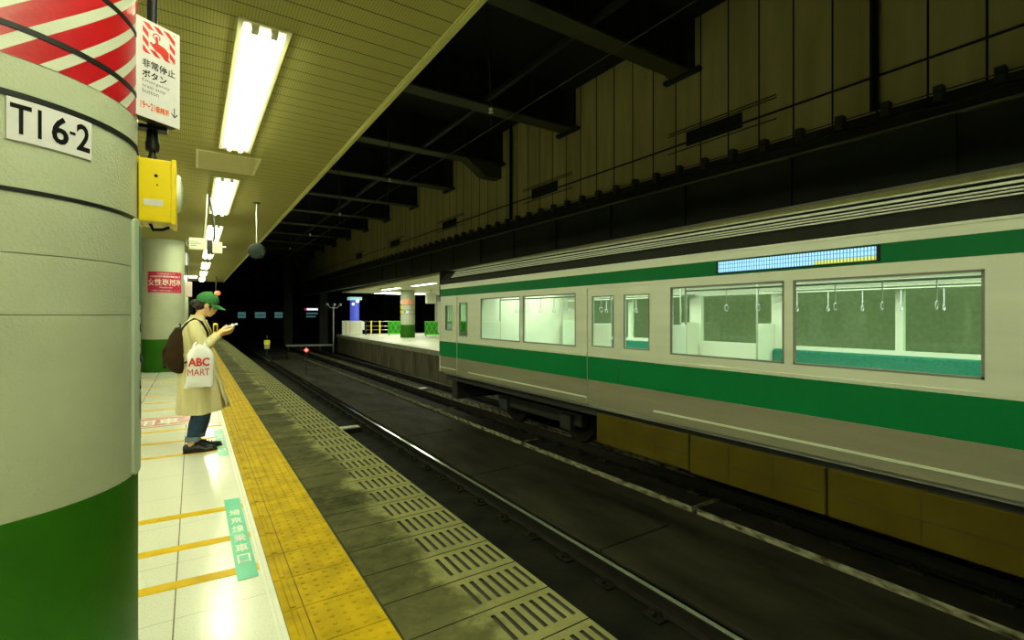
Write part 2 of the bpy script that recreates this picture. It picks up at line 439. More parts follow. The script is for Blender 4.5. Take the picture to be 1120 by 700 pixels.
# track beds
mb = MB(); mb.box(1.44, 3.72, Y0-3, 66, -1.5, -1.27); struct(mb.build('ground_near_track', M_BALLAST))
mb = MB()
y = -7.9
while y < 66:
    mb.box(3.72, 4.86, y, y+2.93, -1.5, -1.18, .012); y += 2.95
mb.box(3.72, 5.5, Y0-3, 66, -1.5, -1.22)
struct(mb.build('ground_walkway', M_SLAB), 'concrete slabs between the two tracks')
def plinth():
    mb = MB(); y = -7.9
    while y < 62:
        mb.box(5.50, 6.42, y, y+3.9, -1.30, -1.14, .01, mi=0); mb.box(6.8, 7.45, y, y+3.9, -1.30, -1.14, .01, mi=0); y += 3.98
    return mb.build('trim_5', [M_PLINTH])
o = plinth()
o.data.materials.append(M_BALLAST)
for p in o.data.polygons:
    if p.normal.z > .6: p.material_index = 1
struct(o, 'worn concrete plinth under the far track rail')
mb = MB(); mb.box(5.5, 8.9, Y0-3, 66, -1.5, -1.28); struct(mb.build('ground_far_track', M_BALLAST))
# opposite platform, its edge bends slightly away
def opx(y):
    P = [(-9, 7.35), (1.5, 7.6), (17, 7.97), (36.5, 8.72)]
    for (a, xa), (b, xb) in zip(P, P[1:]):
        if y <= b: return xa+(xb-xa)*(y-a)/(b-a)
    return P[-1][1]
YS = [-9, -3, 1.5, 6, 11, 17, 22, 27, 32, 36.5]
def ribbon(x0f, x1f, z0, z1, ys=YS):
    mb = MB()
    R = [[(x0f(y), y, z0), (x1f(y), y, z0), (x1f(y), y, z1), (x0f(y), y, z1)] for y in ys]
    mb.loft(R); 
    for f in mb.bm.faces: f.smooth = False
    return mb
M_OPF = mat('opposite_platform_floor', (.62, .62, .50), .35, noise=.2, scale=1.2)
struct(ribbon(lambda y: opx(y)+.45, lambda y: 16.5, -.2, 0).build('floor_opposite', M_OPF), 'opposite platform floor')
struct(ribbon(lambda y: opx(y), lambda y: opx(y)+.45, -.2, 0).build('trim_6', mat('opposite_edge_concrete', (.50, .50, .36), .6, noise=.3, scale=2)))
struct(ribbon(lambda y: opx(y)+.08, lambda y: opx(y)+.3, -1.3, -.2).build('wall_opposite_platform', M_PWALL))
YC = YS[:-1]+[34.6]
struct(ribbon(lambda y: opx(y)+.02, lambda y: 16.5, 2.96, 3.06, YC).build('ceiling_opposite', mat('opposite_soffit', (.55, .54, .33), .6, noise=.1)))
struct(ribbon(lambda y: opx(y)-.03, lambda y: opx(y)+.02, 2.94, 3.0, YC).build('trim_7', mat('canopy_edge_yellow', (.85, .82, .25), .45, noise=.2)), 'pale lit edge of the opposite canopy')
# girder and wall over the opposite platform
mb = MB()
mb.box(8.0, 8.1, -9, 48, 3.12, 3.90); mb.box(7.93, 8.3, -9, 48, 3.90, 3.93, mi=1); mb.box(7.93, 8.3, -9, 48, 3.09, 3.12)
for k in range(28): mb.box(7.95, 8.0, -8+2.0*k, -7.95+2.0*k, 3.12, 3.90)
struct(mb.build('trim_8', [M_GIRD, mat('flange_highlight', (.16, .17, .08), .6)]), 'dark longitudinal girder over the canopy')  # second material paints a highlight into the top flange colour
mb = MB(); mb.prism([(8.3, -9, 3.93), (8.0, -9, 3.93), (8.3, -9, 4.33)], (0, 57, 0)); struct(mb.build('trim_9', mat('sooty_ledge', (.045, .048, .02), .85, noise=.5, scale=4)))
M_CLEAT = mat('wall_cleat_grey', (.05, .05, .022), .7)
mb = MB()
for k in range(90): mb.box(8.16, 8.3, -6+.585*k, -5.9+.585*k, 4.20, 4.40)
struct(mb.build('trim_10', M_CLEAT), 'row of small cleats along the wall foot')
mb = MB(); mb.box(8.3, 8.6, -9, 48, 4.2, 7.25); struct(mb.build('wall_right', M_WALLP), 'precast concrete panel wall above the opposite platform')
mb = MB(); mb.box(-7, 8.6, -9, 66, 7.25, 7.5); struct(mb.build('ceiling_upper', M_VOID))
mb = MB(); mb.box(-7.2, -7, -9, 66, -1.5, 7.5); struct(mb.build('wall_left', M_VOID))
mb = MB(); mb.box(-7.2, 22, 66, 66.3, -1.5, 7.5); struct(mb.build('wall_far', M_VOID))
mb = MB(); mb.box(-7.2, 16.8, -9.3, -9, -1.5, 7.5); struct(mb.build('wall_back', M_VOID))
mb = MB(); mb.box(16.5, 16.8, -9, 36.5, 0, 3.1); struct(mb.build('wall_opposite', mat('opposite_far_wall', (.75, .76, .60), .7, noise=.2)))
mb = MB(); mb.box(8.5, 22, 36.6, 66, -1.5, -1.3); struct(mb.build('ground_beyond', M_BALLAST))
# cross girders
for n, y in enumerate([-.85, 2.72, 6.28, 9.85, 13.4, 16.95, 20.5, 24.1, 27.7, 31.3, 35, 38.6, 42.2]):
    mb = MB()
    mb.box(-1, 8.22, y-.2, y+.2, 6.22, 6.27, mi=1)
    mb.box(-1, 8.22, y-.02, y+.02, 6.27, 7.25)
    for k in range(5): mb.box(.6+1.6*k, .64+1.6*k, y-.19, y+.19, 6.27, 7.25)
    mb.box(8.18, 8.3, y-.42, y+.42, 6.16, 6.24); mb.box(8.08, 8.3, y-.26, y+.26, 6.24, 7.25)
    if n == 4:
        mb.prism([(7.0, y-.2, 6.25), (7.7, y-.2, 5.78), (8.28, y-.2, 5.78), (8.28, y-.2, 6.25)], (0, .4, 0), mi=1)
    struct(mb.build('trim_%d' % (11+n), [M_BEAM, M_BEAMF]), 'dark steel cross girder under the upper ceiling')
mb = MB(); mb.box(3.2, 3.32, -5, 46, 6.6, 6.72); mb.box(5.6, 5.7, -5, 46, 6.3, 6.4); struct(mb.build('trim_24', M_BEAM))

# tactile strip
def tactile():
    mb = MB(); bm = mb.bm; y = 2.46-.31*12
    while y < Y1-.3:
        if y > 0:
            pass
        mb.box(.347, .437, y+.002, y+.306, -.004, .003, .0015 if y < 8 else 0)
        mb.box(.441, .742, y+.002, y+.306, -.004, .003, .0015 if y < 8 else 0)
        mb.prism([(.378, y+.012, .003), (.408, y+.012, .003), (.402, y+.012, .009), (.384, y+.012, .009)], (0, .284, 0))
        if y < 20:
            seg = 10 if y < 6 else 6
            for i in range(5):
                for j in range(5):
                    cx, cy = .472+.0595*i, y+.034+.060*j
                    mb.lathe([(.0115, .003), (.0085, .0075), (.003, .0085), (0.0001, .0085)], (cx, cy, 0), seg=seg)
        y += .31
    return mb.build('tactile_paving', M_YEL)
tag(tactile(), 'yellow tactile paving strip of studded and barred tiles along platform edge', 'tactile paving')
mb = MB(); mb.box(.305, .318, Y0, Y1, 0, .0012); mb.box(.324, .340, Y0, Y1, 0, .0012)
tag(mb.build('border_strip', M_LINE), 'thin white border lines between tiled floor and yellow paving', 'floor marking')

# ------------------------------------------------------------------ lamps of the near ceiling
def area(name, parent, loc, sx, sy, W, col, rot=(0, 0, 0), spread=PI):
    ld = bpy.data.lights.new(name, 'AREA'); ld.shape = 'RECTANGLE'; ld.size = sx; ld.size_y = sy; ld.energy = W; ld.color = col; ld.spread = spread
    o = bpy.data.objects.new(name, ld); COL.objects.link(o); o.parent = parent; o.location = loc; o.rotation_euler = rot
    return o
def ceiling_lamp(L=2.76, W=PLAT_W):
    t = thing('ceiling_lamp', (.39, 4.85, 3.24), '', 'ceiling lamp')
    wd = .125
    mb = MB()
    mb.box(-wd-.03, -wd, -L/2-.03, L/2+.03, -.014, .002, .002); mb.box(wd, wd+.03, -L/2-.03, L/2+.03, -.014, .002, .002)
    mb.box(-wd, wd, -L/2-.03, -L/2, -.014, .002, .002); mb.box(-wd, wd, L/2, L/2+.03, -.014, .002, .002)
    mb.build('frame', M_CREAMTRIM, t)
    mb = MB(); mb.quad((-wd, -L/2, -.001), (wd, -L/2, -.001), (wd, L/2, -.001), (-wd, L/2, -.001)); 
    mb.prism([(-wd, -L/2, -.001), (-wd+.03, -L/2, -.001), (-wd, -L/2, -.012)], (0, L, 0)); mb.prism([(wd, -L/2, -.001), (wd-.03, -L/2, -.001), (wd, -L/2, -.012)], (0, L, 0))
    mb.build('reflector', M_TRAY, t)
    for x in (-.055, .055):
        mb = MB(); mb.tube([(x, -L/2+.07, -.028), (x, 0, -.028), (x, L/2-.07, -.028)], .017, 12); mb.build('tube', M_TUBE, t)
        for y in (-1, 1):
            mb = MB(); mb.box(x-.022, x+.022, y*(L/2-.035)-.035, y*(L/2-.035)+.035, -.046, -.001, .006); mb.build('socket', mat('lamp_socket', (.75, .74, .55), .4), t)
    area('lamp_light', t, (0, 0, -.05), .22, L-.2, W, LIGHT_COL)
    return t
lamp_labels = ['ceiling lamp above the photographer with two tubes', 'nearest ceiling lamp in view, two bright tubes right of the hanging sign',
  'second ceiling lamp from the camera, above the slanted hanging rods', 'third ceiling lamp, directly above the hanging cream sign box',
  'fourth ceiling lamp, small, just below the hanging cream sign box', 'fifth ceiling lamp counted from the camera', 'sixth ceiling lamp, far above the green cap', 'last small ceiling lamp at the far end of the soffit']
l0 = ceiling_lamp()
for i, y in enumerate([.72, 4.85, 8.98, 13.1, 17.2, 21.3, 25.4, 29.5]):
    o = l0 if i == 0 else copy_tree(l0)
    o.location = (.39, y, 3.24); o['label'] = lamp_labels[i]; o['group'] = 'ceiling lamps in a row over the near platform'
# unseen lamps added over the island's other side, for light from the left
for i, y in enumerate([-3.4, .72, 4.85, 8.98]):
    o = copy_tree(l0); o.location = (-3.2, y, 3.24); o['group'] = 'added unseen lamps over the other side of the island'
    o['label'] = 'added unseen ceiling lamp on the left side of the island'
# wide lit lamp across at the far end
t = thing('wide_ceiling_lamp', (-.15, 27.3, 3.24), 'wide bright lamp panel at the far end left of the lamp row', 'ceiling lamp')
MB().box(-.75, .35, -.5, .5, -.05, 0, .01).build('frame', M_CREAMTRIM, t); MB().box(-.70, .30, -.45, .45, -.062, -.05).build('diffuser', M_TUBE, t)

# ================================================================== BIG COLUMN
CX, CY, CR = -.626, 2.31, .45
def cyl(cx, cy, R, ox=0):
    def f(u, z, out=0):
        a = (u+ox)/R
        return (cx+(R+out)*math.sin(a), cy-(R+out)*math.cos(a), z)
    return f
def sheet(name, m, place, u0, u1, z0, z1, out=.002, n=24, parent=None, uv=False, rnd=0):
    """curved sheet with thickness around a column"""
    mb = MB(); bm = mb.bm; g = []
    for k in range(n+1):
        u = u0+(u1-u0)*k/n
        dz = 0
        if rnd:
            e = min(u-u0, u1-u)
            if e < rnd: dz = rnd-math.sqrt(max(0, rnd*rnd-(rnd-e)**2))
        g.append([bm.verts.new(place(u, z0+dz, out)), bm.verts.new(place(u, z1-dz, out)), bm.verts.new(place(u, z1-dz, .0005)), bm.verts.new(place(u, z0+dz, .0005)), u])
    lay = bm.loops.layers.uv.new('UVMap') if uv else None
    for a, b in zip(g, g[1:]):
        for i in range(4):
            j = (i+1) % 4
            f = bm.faces.new((a[i], b[i], b[j], a[j])); f.smooth = i == 0
            if uv and i == 0:
                for lp, (uu, zz) in zip(f.loops, ((a[4], z0), (b[4], z0), (b[4], z1), (a[4], z1))): lp[lay].uv = (uu, zz)
    bm.faces.new(g[0][:4]); bm.faces.new(g[-1][:4][::-1])
    return mb.build(name, m, parent)
def column(x, y, label, zt=3.24, seg=96, R=CR, group=None):
    t = thing('round_column', (x, y, 0), label, 'column', 0, group)
    MB().lathe([(0.001, .8), (R, .8), (R, 1.377), (R-.004, 1.38), (R, 1.383), (R, 1.553), (R-.004, 1.556), (R, 1.559), (R, zt), (0.001, zt)], seg=seg).build('shaft', M_WHITE, t)
    MB().lathe([(0.001, 0), (R+.002, 0), (R+.002, .8), (0.001, .8)], seg=seg).build('painted_base', M_GREENP, t)
    return t
def ring(t, z, h, R=CR, out=.003, m=None, seg=96):
    MB().lathe([(R-.002, z-h/2), (R+out, z-h/2), (R+out, z+h/2), (R-.002, z+h/2)], seg=seg).build('band', m or M_BLACK, t)
big = column(CX, CY, 'big white round column with green base and TI 6-2 plate at left edge')
big_p = cyl(0, 0, CR)
sheet('hazard_sheet', M_STRIPE, big_p, -.15, .75, 2.11, 2.75, .0016, 60, big, uv=True)
ring(big, 2.195, .017, out=.004); ring(big, 2.42, .017, out=.004); ring(big, 2.003, .017, out=.004); ring(big, 1.735, .012, out=.003)
# number plate: a thing fixed on the column
pl = thing('number_plate', (CX, CY, 0), 'white plate reading TI 6-2 on the big round column', 'plate')
sheet('plate', M_PLATE, big_p, .197, .405, 1.873, 1.992, .0048, 16, pl)
def pp(u0, z0, out0): return lambda a, b, c: big_p(u0+a, z0+b, out0+c)
def fat_text(name, body, m, place, parent, specs, bold=0):
    for ch, u, wd in specs: pass
for ch, ua, wd in (('T', .204, .045), ('I', .262, .009), ('6', .294, .043), ('2', .358, .041)):
    text('lettering', ch, M_INK, pp(ua, 1.893, .0049), wd, .084, pl, bold=.02 if ch in '62' else .012)
text('lettering', '-', M_INK, pp(.3395, 1.934, .0049), .016, .009, pl)
# station-name board curved round the column
nb = thing('station_name_board', (CX, CY, 0), 'tall white enamel name board with green top, curved round the big column', 'sign')
sheet('board', M_PLATE_G, big_p, .612, 1.02, .80, 1.735, .010, 24, nb, rnd=.012)
sheet('green_panel', mat('name_board_green', (.01, .20, .09), .4), big_p, .672, .97, 1.42, 1.715, .0108, 16, nb)
for i, ch in enumerate('おおみや'):
    text('lettering', ch, M_INK, pp(.675, 1.425-.112*(i+1), .0103), .17, .092, nb, bold=.02)
sheet('name_capsule', mat('capsule_dark', (.01, .07, .05), .4), big_p, .68, .95, .985, 1.11-.02, .0108, 20, nb, rnd=.03)
text('lettering', 'Ōmiya', M_PLATE, pp(.70, 1.005, .0112), .2, .05, nb)
text('lettering', 'Omiya', M_INK, pp(.70, .90, .0103), .2, .05, nb)

# ------------------------------------------------------------------ hanging emergency sign
A0 = Vector((-.178, 2.27, 2.124)); EX = Vector((.132, .083, 0)).normalized(); EZ = Vector((0, 0, 1)); NN = EX.cross(EZ)
def sp_(a, b, c=0): return A0+EX*a+EZ*b+NN*c     # NN points towards the platform side facing the camera
es = thing('emergency_button_sign', (A0.x, A0.y, 0), 'white hanging emergency stop button sign with red striped emblem and arrow', 'sign')
es.location = (0, 0, 0)
W_, H_ = .156, .374
mb = MB(); mb.prism([sp_(0, .004), sp_(W_, 0), sp_(W_, H_), sp_(0, H_)], NN*.004); mb.build('face_plate', M_PLATE, es)
mb = MB(); mb.prism([sp_(.002, .004, -.05), sp_(W_-.002, .004, -.05), sp_(W_-.002, H_-.004, -.05), sp_(.002, H_-.004, -.05)], NN*.0499); mb.build('housing', M_BLACK, es)
mb = MB()
er0, er1, eb0, eb1, ew = .022, .137, .247, .362, .020
rects = [(er0, er1, eb1-ew, eb1), (er0, er1, eb0, eb0+ew), (er0, er0+ew, eb0+ew, eb1-ew), (er1-ew, er1, eb0+ew, eb1-ew)]
P = .036
for k in range(-12, 14):
    for (a0, a1, b0, b1) in rects:
        poly = [(a0, b0), (a1, b0), (a1, b1), (a0, b1)]
        lo = (er0+eb1)+k*P; hi = lo+P*.56
        poly = clip(poly, 1, 1, hi); poly = clip(poly, -1, -1, -lo) if poly else poly
        if len(poly) >= 3: mb.quad(*[sp_(a, b, .0046) for a, b in poly])
# pointing hand with a button ring
mb.quad(*[sp_(a, b, .0046) for a, b in ((.0655, .3255), (.0745, .3255), (.077, .297), (.067, .295))])
mb.quad(*[sp_(a, b, .0047) for a, b in ((.066, .299), (.057, .291), (.050, .297), (.046, .291), (.058, .276), (.068, .268), (.114, .258), (.114, .282), (.100, .295), (.077, .300))])
rg = []
for k in range(15):
    a = math.radians(-40+290*k/14); rg.append((math.cos(a), math.sin(a)))
for p, q in zip(rg, rg[1:]):
    mb.quad(*[sp_(.070+r*c[0], .323+r*c[1], .0046) for c, r in ((p, .010), (p, .014), (q, .014), (q, .010))])
mb.build('emblem', M_RED, es)
def ps(a0, b0): return lambda a, b, c: sp_(a0+a, b0+b, .0042+c)
text('lettering', '非常停止', M_INK, ps(.020, .192), .118, .032, es, bold=.012)
text('lettering', 'ボタン', M_INK, ps(.020, .154), .086, .029, es, bold=.02)
M_GREYINK = mat('grey_ink', (.16, .16, .14), .5)
for s_, b_, wd in (('Emergency', .133, .098), ('train stop', .112, .082), ('button', .095, .058)):
    text('lettering', s_, M_GREYINK, ps(.020, b_), wd, .0155, es)
text('lettering', '19〜21', M_ORANGE, ps(.014, .034), .050, .028, es, bold=.02)
text('lettering', '番線用', M_ORANGE, ps(.066, .034), .048, .026, es, bold=.03)
mb = MB()
mb.quad(sp_(.1335, .075, .0046), sp_(.1335, .044, .0046), sp_(.1365, .044, .0046), sp_(.1365, .075, .0046))
mb.quad(sp_(.135, .036, .0047), sp_(.122, .052, .0047), sp_(.124, .0545, .0047), sp_(.135, .042, .0047)); mb.quad(sp_(.135, .036, .0047), sp_(.148, .052, .0047), sp_(.146, .0545, .0047), sp_(.135, .042, .0047))
mb.build('arrow', M_INK, es)
# pole from the ceiling to the box
px_, py_ = -.135, 2.40
po = thing('conduit_pole', (px_, py_, 2.03), 'black conduit pole running from ceiling down to the yellow box', 'pole')
mb = MB(); mb.tube([(0, 0, .10), (0, 0, 1.21)], .0175, 20); mb.build('tube', M_BLACK, po)
mb = MB(); mb.lathe([(.001, -.05), (.016, -.05), (.016, -.02), (.012, -.015), (.012, .0), (.022, .005), (.024, .03), (.020, .05), (.0175, .11), (.001, .11)], seg=24); mb.build('gland', M_BLACK, po)
mb = MB(); mb.box(-.05, .05, -.03, .03, .085, .10, .003); mb.build('bracket', M_BLACK, po)
# yellow box with side push button
yb = thing('emergency_button_box', (-.11, 2.40, 1.86), 'yellow emergency call box with round white button beside the big column', 'box')
MB().box(-.062, .042, -.10, .06, -.122, .12, .006).build('case', M_YBOX, yb)
MB().box(.040, .056, -.105, .065, -.128, .125, .004).build('door', M_YBOX, yb)
mb = MB(); mb.lathe([(.001, .056), (.048, .056), (.048, .061), (.042, .070), (.02, .076), (.001, .077)], (0, -.02, .01), 'x', 32); 
for v in mb.bm.verts: v.co.z = .01+(v.co.z-.01)*1.6
mb.build('push_button', mat('button_white', (.85, .85, .72), .25), yb)
MB().box(-.046, .014, -.1012, -.0995, -.060, -.036).build('sticker', M_PLATE, yb)
mb = MB(); mb.lathe([(.001, -.1015), (.006, -.1015), (.006, -.0995)], (-.008, 0, .055), 'y', 12); mb.lathe([(.001, -.1015), (.003, -.1015), (.003, -.0995)], (-.004, 0, .02), 'y', 10); mb.build('keyhole', M_INK, yb)
mb = MB(); mb.tube([(-.03, -.04, -.12), (-.02, -.04, -.145), (.01, -.03, -.14), (.03, -.02, -.128)], .006, 8); mb.build('cable', M_BLACK, yb)
MB().box(-.085, -.06, -.06, .05, -.13, .135, .003).build('wall_bracket', M_YBOX, yb)

# ================================================================== FAR COLUMN
FX, FY = -.626, 14.9
fc = column(FX, FY, 'white round column with green base and crimson sign, behind the person')
fp = cyl(0, 0, CR)
ws = thing('women_only_sign', (FX, FY, 0), 'crimson sheet with white characters wrapped on the column behind the person', 'sign')
sheet('sheet', mat('crimson_sheet', (.42, .008, .055), .4), fp, -.30, .45, 1.915+.02, 2.44, .006, 24, ws)
def pf(u0, z0): return lambda a, b, c: fp(u0+a, z0+b, .007+c)
M_WINK = mat('white_ink', (.80, .80, .72), .5)
text('lettering', '女性専用車', M_WINK, pf(-.285, 2.10), .71, .17, ws, bold=.008)
text('lettering', '平日始発より', M_WINK, pf(-.10, 2.37), .36, .035, ws)
text('lettering', 'この付近は女性専用車の乗車位置です', M_WINK, pf(-.25, 2.30), .66, .045, ws, bold=.02)
text('lettering', 'Women only', M_WINK, pf(-.05, 2.035), .26, .04, ws)
text('lettering', 'ご理解とご協力をお願いいたします', M_WINK, pf(-.22, 1.965), .62, .03, ws)
lamp = thing('column_side_lamp', (FX+CR+.01, FY+.1, 2.82), 'small white lamp on the right flank of the far column', 'lamp')
MB().box(-.012, .05, -.1, .1, -.16, .16, .02).build('case', M_PLATE, lamp)
for i, y in enumerate([27.4]):
    column(-.626, y, 'distant white round column almost hidden behind the nearer one', seg=48)

# ================================================================== FLOOR MARKINGS
def tape(y, x0=-2.0, x1=.303, wd=.085, slant=-.055, label=''):
    f = lambda x: y+slant*(x+.22)
    mb = MB(); mb.prism([(x0, f(x0)-wd/2, .0002), (x1, f(x1)-wd/2, .0002), (x1, f(x1)+wd/2, .0002), (x0, f(x0)+wd/2, .0002)], (0, 0, .0012))
    tag(mb.build('queue_line_tape', M_TAPE), label, 'floor tape', 'yellow queue lines on the tiles')
for y, lb in ((3.025, 'nearest yellow queue line, crossing the near end of the big teal sticker'), (3.49, 'second yellow queue line, under the middle of the big teal sticker'),
              (4.04, 'third yellow queue line, at the far end of the big teal sticker'), (5.82, 'yellow queue line running just below the soles of the black shoes'),
              (6.45, 'yellow queue line level with the ankles of the standing person'), (7.12, 'yellow queue line just in front of the pink floor sticker'),
              (8.75, 'first yellow queue line beyond the pink floor sticker'), (9.45, 'second yellow queue line beyond the pink floor sticker'),
              (10.2, 'third yellow queue line beyond the pink floor sticker'), (11.4, 'fourth yellow queue line beyond the pink floor sticker'), (12.2, 'fifth yellow queue line beyond the pink floor sticker'), (13.1, 'farthest yellow queue line, near the foot of the far column')):
    tape(y, label=lb)
# white tails of the tapes over the border
def floor_text(name, s, m, x, y, wd, ht, parent, z=.0022, bold=.02):
    return text(name, s, m, lambda a, b, c: (x+a, y+b, z+c), wd, ht, parent, bold=bold, thick=.0002)
def teal(x0, x1, y0, y1, chars, label, sk=0.0):
    t = thing('boarding_sticker', (0, 0, 0), label, 'floor sticker', group='teal boarding stickers on the floor')
    mb = MB(); mb.prism([(x0+.0, y0, .0016), (x1, y0, .0016), (x1+sk, y1, .0016), (x0+sk, y1, .0016)], (0, 0, .0006)); mb.build('sheet', M_TEAL, t)
    n = len(chars); L = (y1-y0)
    for i, ch in enumerate(chars):
        yy = y1-L*.16-L*.115*(i+1)
        floor_text('lettering', ch, M_WINK, x0+.017+sk*.5, yy, (x1-x0)*.66, L*.085, t, z=.0024)
    return t
teal(.193, .292, 2.88, 4.20, '埼京線乗車口', 'long teal floor sticker with six white characters, nearest the camera')
teal(.205, .295, 5.55, 6.82, '埼京線乗車口', 'teal floor sticker beside the shoes of the standing person')
t = thing('women_only_floor_sticker', (0, 0, 0), 'worn pink floor sticker with white characters left of the person', 'floor sticker')
MB().box(-1.5, -.0, 7.42, 8.12, .0002, .0016).build('sheet', M_PINK, t)
floor_text('lettering', '女性専用車', M_WINK, -1.35, 7.55, 1.2, .40, t, z=.0018)
mb = MB(); mb.box(-1.5, 0, 7.47, 7.50, .0016, .0022); mb.box(-1.5, 0, 8.03, 8.06, .0016, .0022); mb.build('border_line', M_WINK, t)
tag(MB().box(.02, .29, 7.25, 8.15, .0002, .0016).build('pale_floor_sticker', M_PALEPINK), 'faded pale pink floor sticker right behind the coat hem', 'floor sticker')

# ================================================================== CEILING FITTINGS
t = thing('access_hatch', (0, 0, 3.24), 'square access hatch outline in the soffit between first and second lamps', 'hatch')
mb = MB()
for (a, b, c, d) in ((.03, .68, 6.45, 6.475), (.03, .68, 7.225, 7.25), (.03, .055, 6.475, 7.225), (.655, .68, 6.475, 7.225)): mb.box(a, b, c, d, -.008, 0)
mb.build('rim', M_CREAMTRIM, t); MB().box(.055, .655, 6.475, 7.225, -.003, 0).build('panel', mat('hatch_panel', (.55, .50, .22), .6, noise=.06), t)
# round mirror-like disc on a hanging pole
t = thing('hanging_disc', (.88, 9.0, 3.24), 'dark round disc on a long thin pole hanging from the soffit', 'mirror')
MB().tube([(0, 0, 0), (0, 0, -.68)], .0125, 12).build('pole', M_GALV, t)
MB().lathe([(.001, 0), (.055, 0), (.055, -.012), (.02, -.022), (.001, -.022)], seg=20).build('flange', M_DARK, t)
mb = MB(); mb.lathe([(.001, -.03), (.09, -.026), (.125, -.012), (.132, 0), (.132, .012), (.12, .02), (.001, .02)], (0, 0, 0), 'y', 36)
for v in mb.bm.verts: v.co = Matrix.Rotation(math.radians(-12), 3, 'Z') @ v.co+Vector((0, -.02, -.80))
mb.build('disc', mat('grey_disc_back', (.026, .036, .030), .8, spec=.1, noise=.4, scale=6), t)
t = thing('hanging_warning_lamp', (.92, 27, 3.24), 'small orange lamp on a thin pole just above the green cap', 'lamp')
MB().tube([(0, 0, 0), (0, 0, -.72)], .02, 8).build('pole', M_DARK, t)
MB().ball((.06, 0, -.80), .13, (1, .6, .9)).build('lamp_head', mat('salmon_lamp', (.9, .25, .08), .5, emit=(.9, .25, .08), es=.45), t)
# hanging cream sign box with two slanted rods
t = thing('hanging_sign_box', (.12, 8.75, 3.24), 'small cream sign box on two thin slanted rods below the second lamp', 'sign')
MB().tube([(.06, 0, 0), (.05, 0, -.35), (.02, -.02, -.70)], .012, 8).build('hanger_rod', M_GALV, t)
MB().tube([(.09, .1, 0), (.15, .08, -.35), (.16, .04, -.62), (.13, 0, -.92)], .017, 8).build('hanger_rod', M_DARK, t)
MB().box(-.17, .06, -.03, .05, -.86, -.69, .006).build('sign_board', M_WHITE2, t)
MB().box(.13, .26, -.03, .05, -.90, -.73, .006).build('side_board', M_WHITE2, t)
MB().box(.06, .13, -.04, .05, -.92, -.70, .004).build('dark_strap', M_DARK, t)
mb = MB(); mb.tube([(-.17, 0, -.73), (-.20, 0, -.74), (-.20, 0, -.80), (-.17, 0, -.82)], .008, 6); mb.tube([(.26, 0, -.80), (.31, 0, -.80)], .012, 6); mb.build('hook', M_GALV, t)
for z, wd in ((-.745, .10), (-.775, .13), (-.805, .08)):
    MB().box(-.15, -.15+wd, -.0325, -.03, z-.006, z+.002).build('print_line', M_GREYINK, t)
# small things behind the person near the far end
t = thing('far_platform_sign', (-.38, 19.0, 0), 'small cream notice on a dark bracket right of the far column', 'sign')
t.location = (-.12, 17.5, 3.24)
MB().tube([(0, 0, 0), (0, 0, -.9)], .02, 8).build('hanger_rod', M_DARK, t)
MB().box(-.12, .1, -.05, .05, -1.3, -.85, .01).build('board', M_PALEPINK, t)
t = thing('far_dark_kiosk', (-1.6, 33, 0), 'dark kiosk wall closing the far end of the platform', 'kiosk')
MB().box(-3, 1.6, 0, .3, 0, 3.2, .01).build('wall', M_VOID, t)
MB().box(.55, .75, -.05, 0, 1.9, 3.0, .01).build('light_strip', mat('kiosk_strip', (.7, .75, .6), .4, emit=(.9, 1, .9), es=.8), t)

# ================================================================== RAILS
def rail(x, label, zt=-1.10, mtop=None):
    t = thing('rail', (x, 0, zt), label, 'rail')
    prof = [(-.0325, -.002), (-.025, 0), (.025, 0), (.0325, -.002), (.0325, -.032), (.009, -.045), (.009, -.125), (.062, -.140), (.062, -.150), (-.062, -.150), (-.062, -.140), (-.009, -.125), (-.009, -.045), (-.0325, -.032)]
    mb = MB(); mb.prism([(a, -9, b) for a, b in prof], (0, 67.5, 0)); mb.build('rail_body', M_RAIL, t)
    MB().box(-.026, .026, -9, 58.5, -.002, .0012).build('rail_head', mtop or M_RAILTOP, t)
    return t
rail(2.42, 'near rail of the empty track, close under the platform edge')
r2 = rail(3.49, 'shiny rail of the empty track, the bright line right of the platform')
rail(6.05, 'dull rail on the concrete plinth under the train', -.97, M_RAIL)
rail(7.12, 'rail on the far side under the train', -.97, M_RAIL)
def fasten(x, z, group, lab, ys):
    first = None
    for y in ys:
        if first is None:
            t = thing('rail_fastener', (x, y, z), lab, 'rail fastener', group=group)
            MB().box(-.17, .17, -.10, .10, -.02, 0, .004).build('base_plate', M_RAIL, t)
            for s in (-1, 1):
                mb = MB(); mb.tube([(s*.095, -.04, 0), (s*.075, -.04, .04), (s*.10, 0, .05), (s*.11, .04, .04), (s*.12, .04, 0)], .012, 6); mb.build('clip', M_RAIL, t)
                MB().lathe([(.001, 0), (.02, 0), (.02, .03), (.001, .034)], (s*.13, 0, 0), seg=6).build('bolt', M_RAIL, t)
            first = t
        else:
            c = copy_tree(first); c.location = (x, y, z)
fasten(3.49, -1.25, 'fasteners along the shiny rail', 'dark rail fastener clamping the foot of the shiny rail', [1.0+.62*k for k in range(46)])
fasten(6.05, -1.12, 'fasteners along the plinth rail', 'dark rail fastener on the concrete plinth under the train', [1.2+.62*k for k in range(46)])
for (x, y, lb) in ((2.95, 11.2, 'small pale plate beside the rail, left one'), (6.6, 15.8, 'small pale plate on the far track near the train front')):
    t = thing('trackside_plate', (x, y, -1.27), lb, 'track device')
    MB().box(-.26, .26, -.12, .12, 0, .1, .01).build('base', M_RAIL, t); MB().box(-.22, .22, -.1, .1, .1, .13, .008).build('cover', mat('pale_cover', (.5, .5, .4), .5), t)
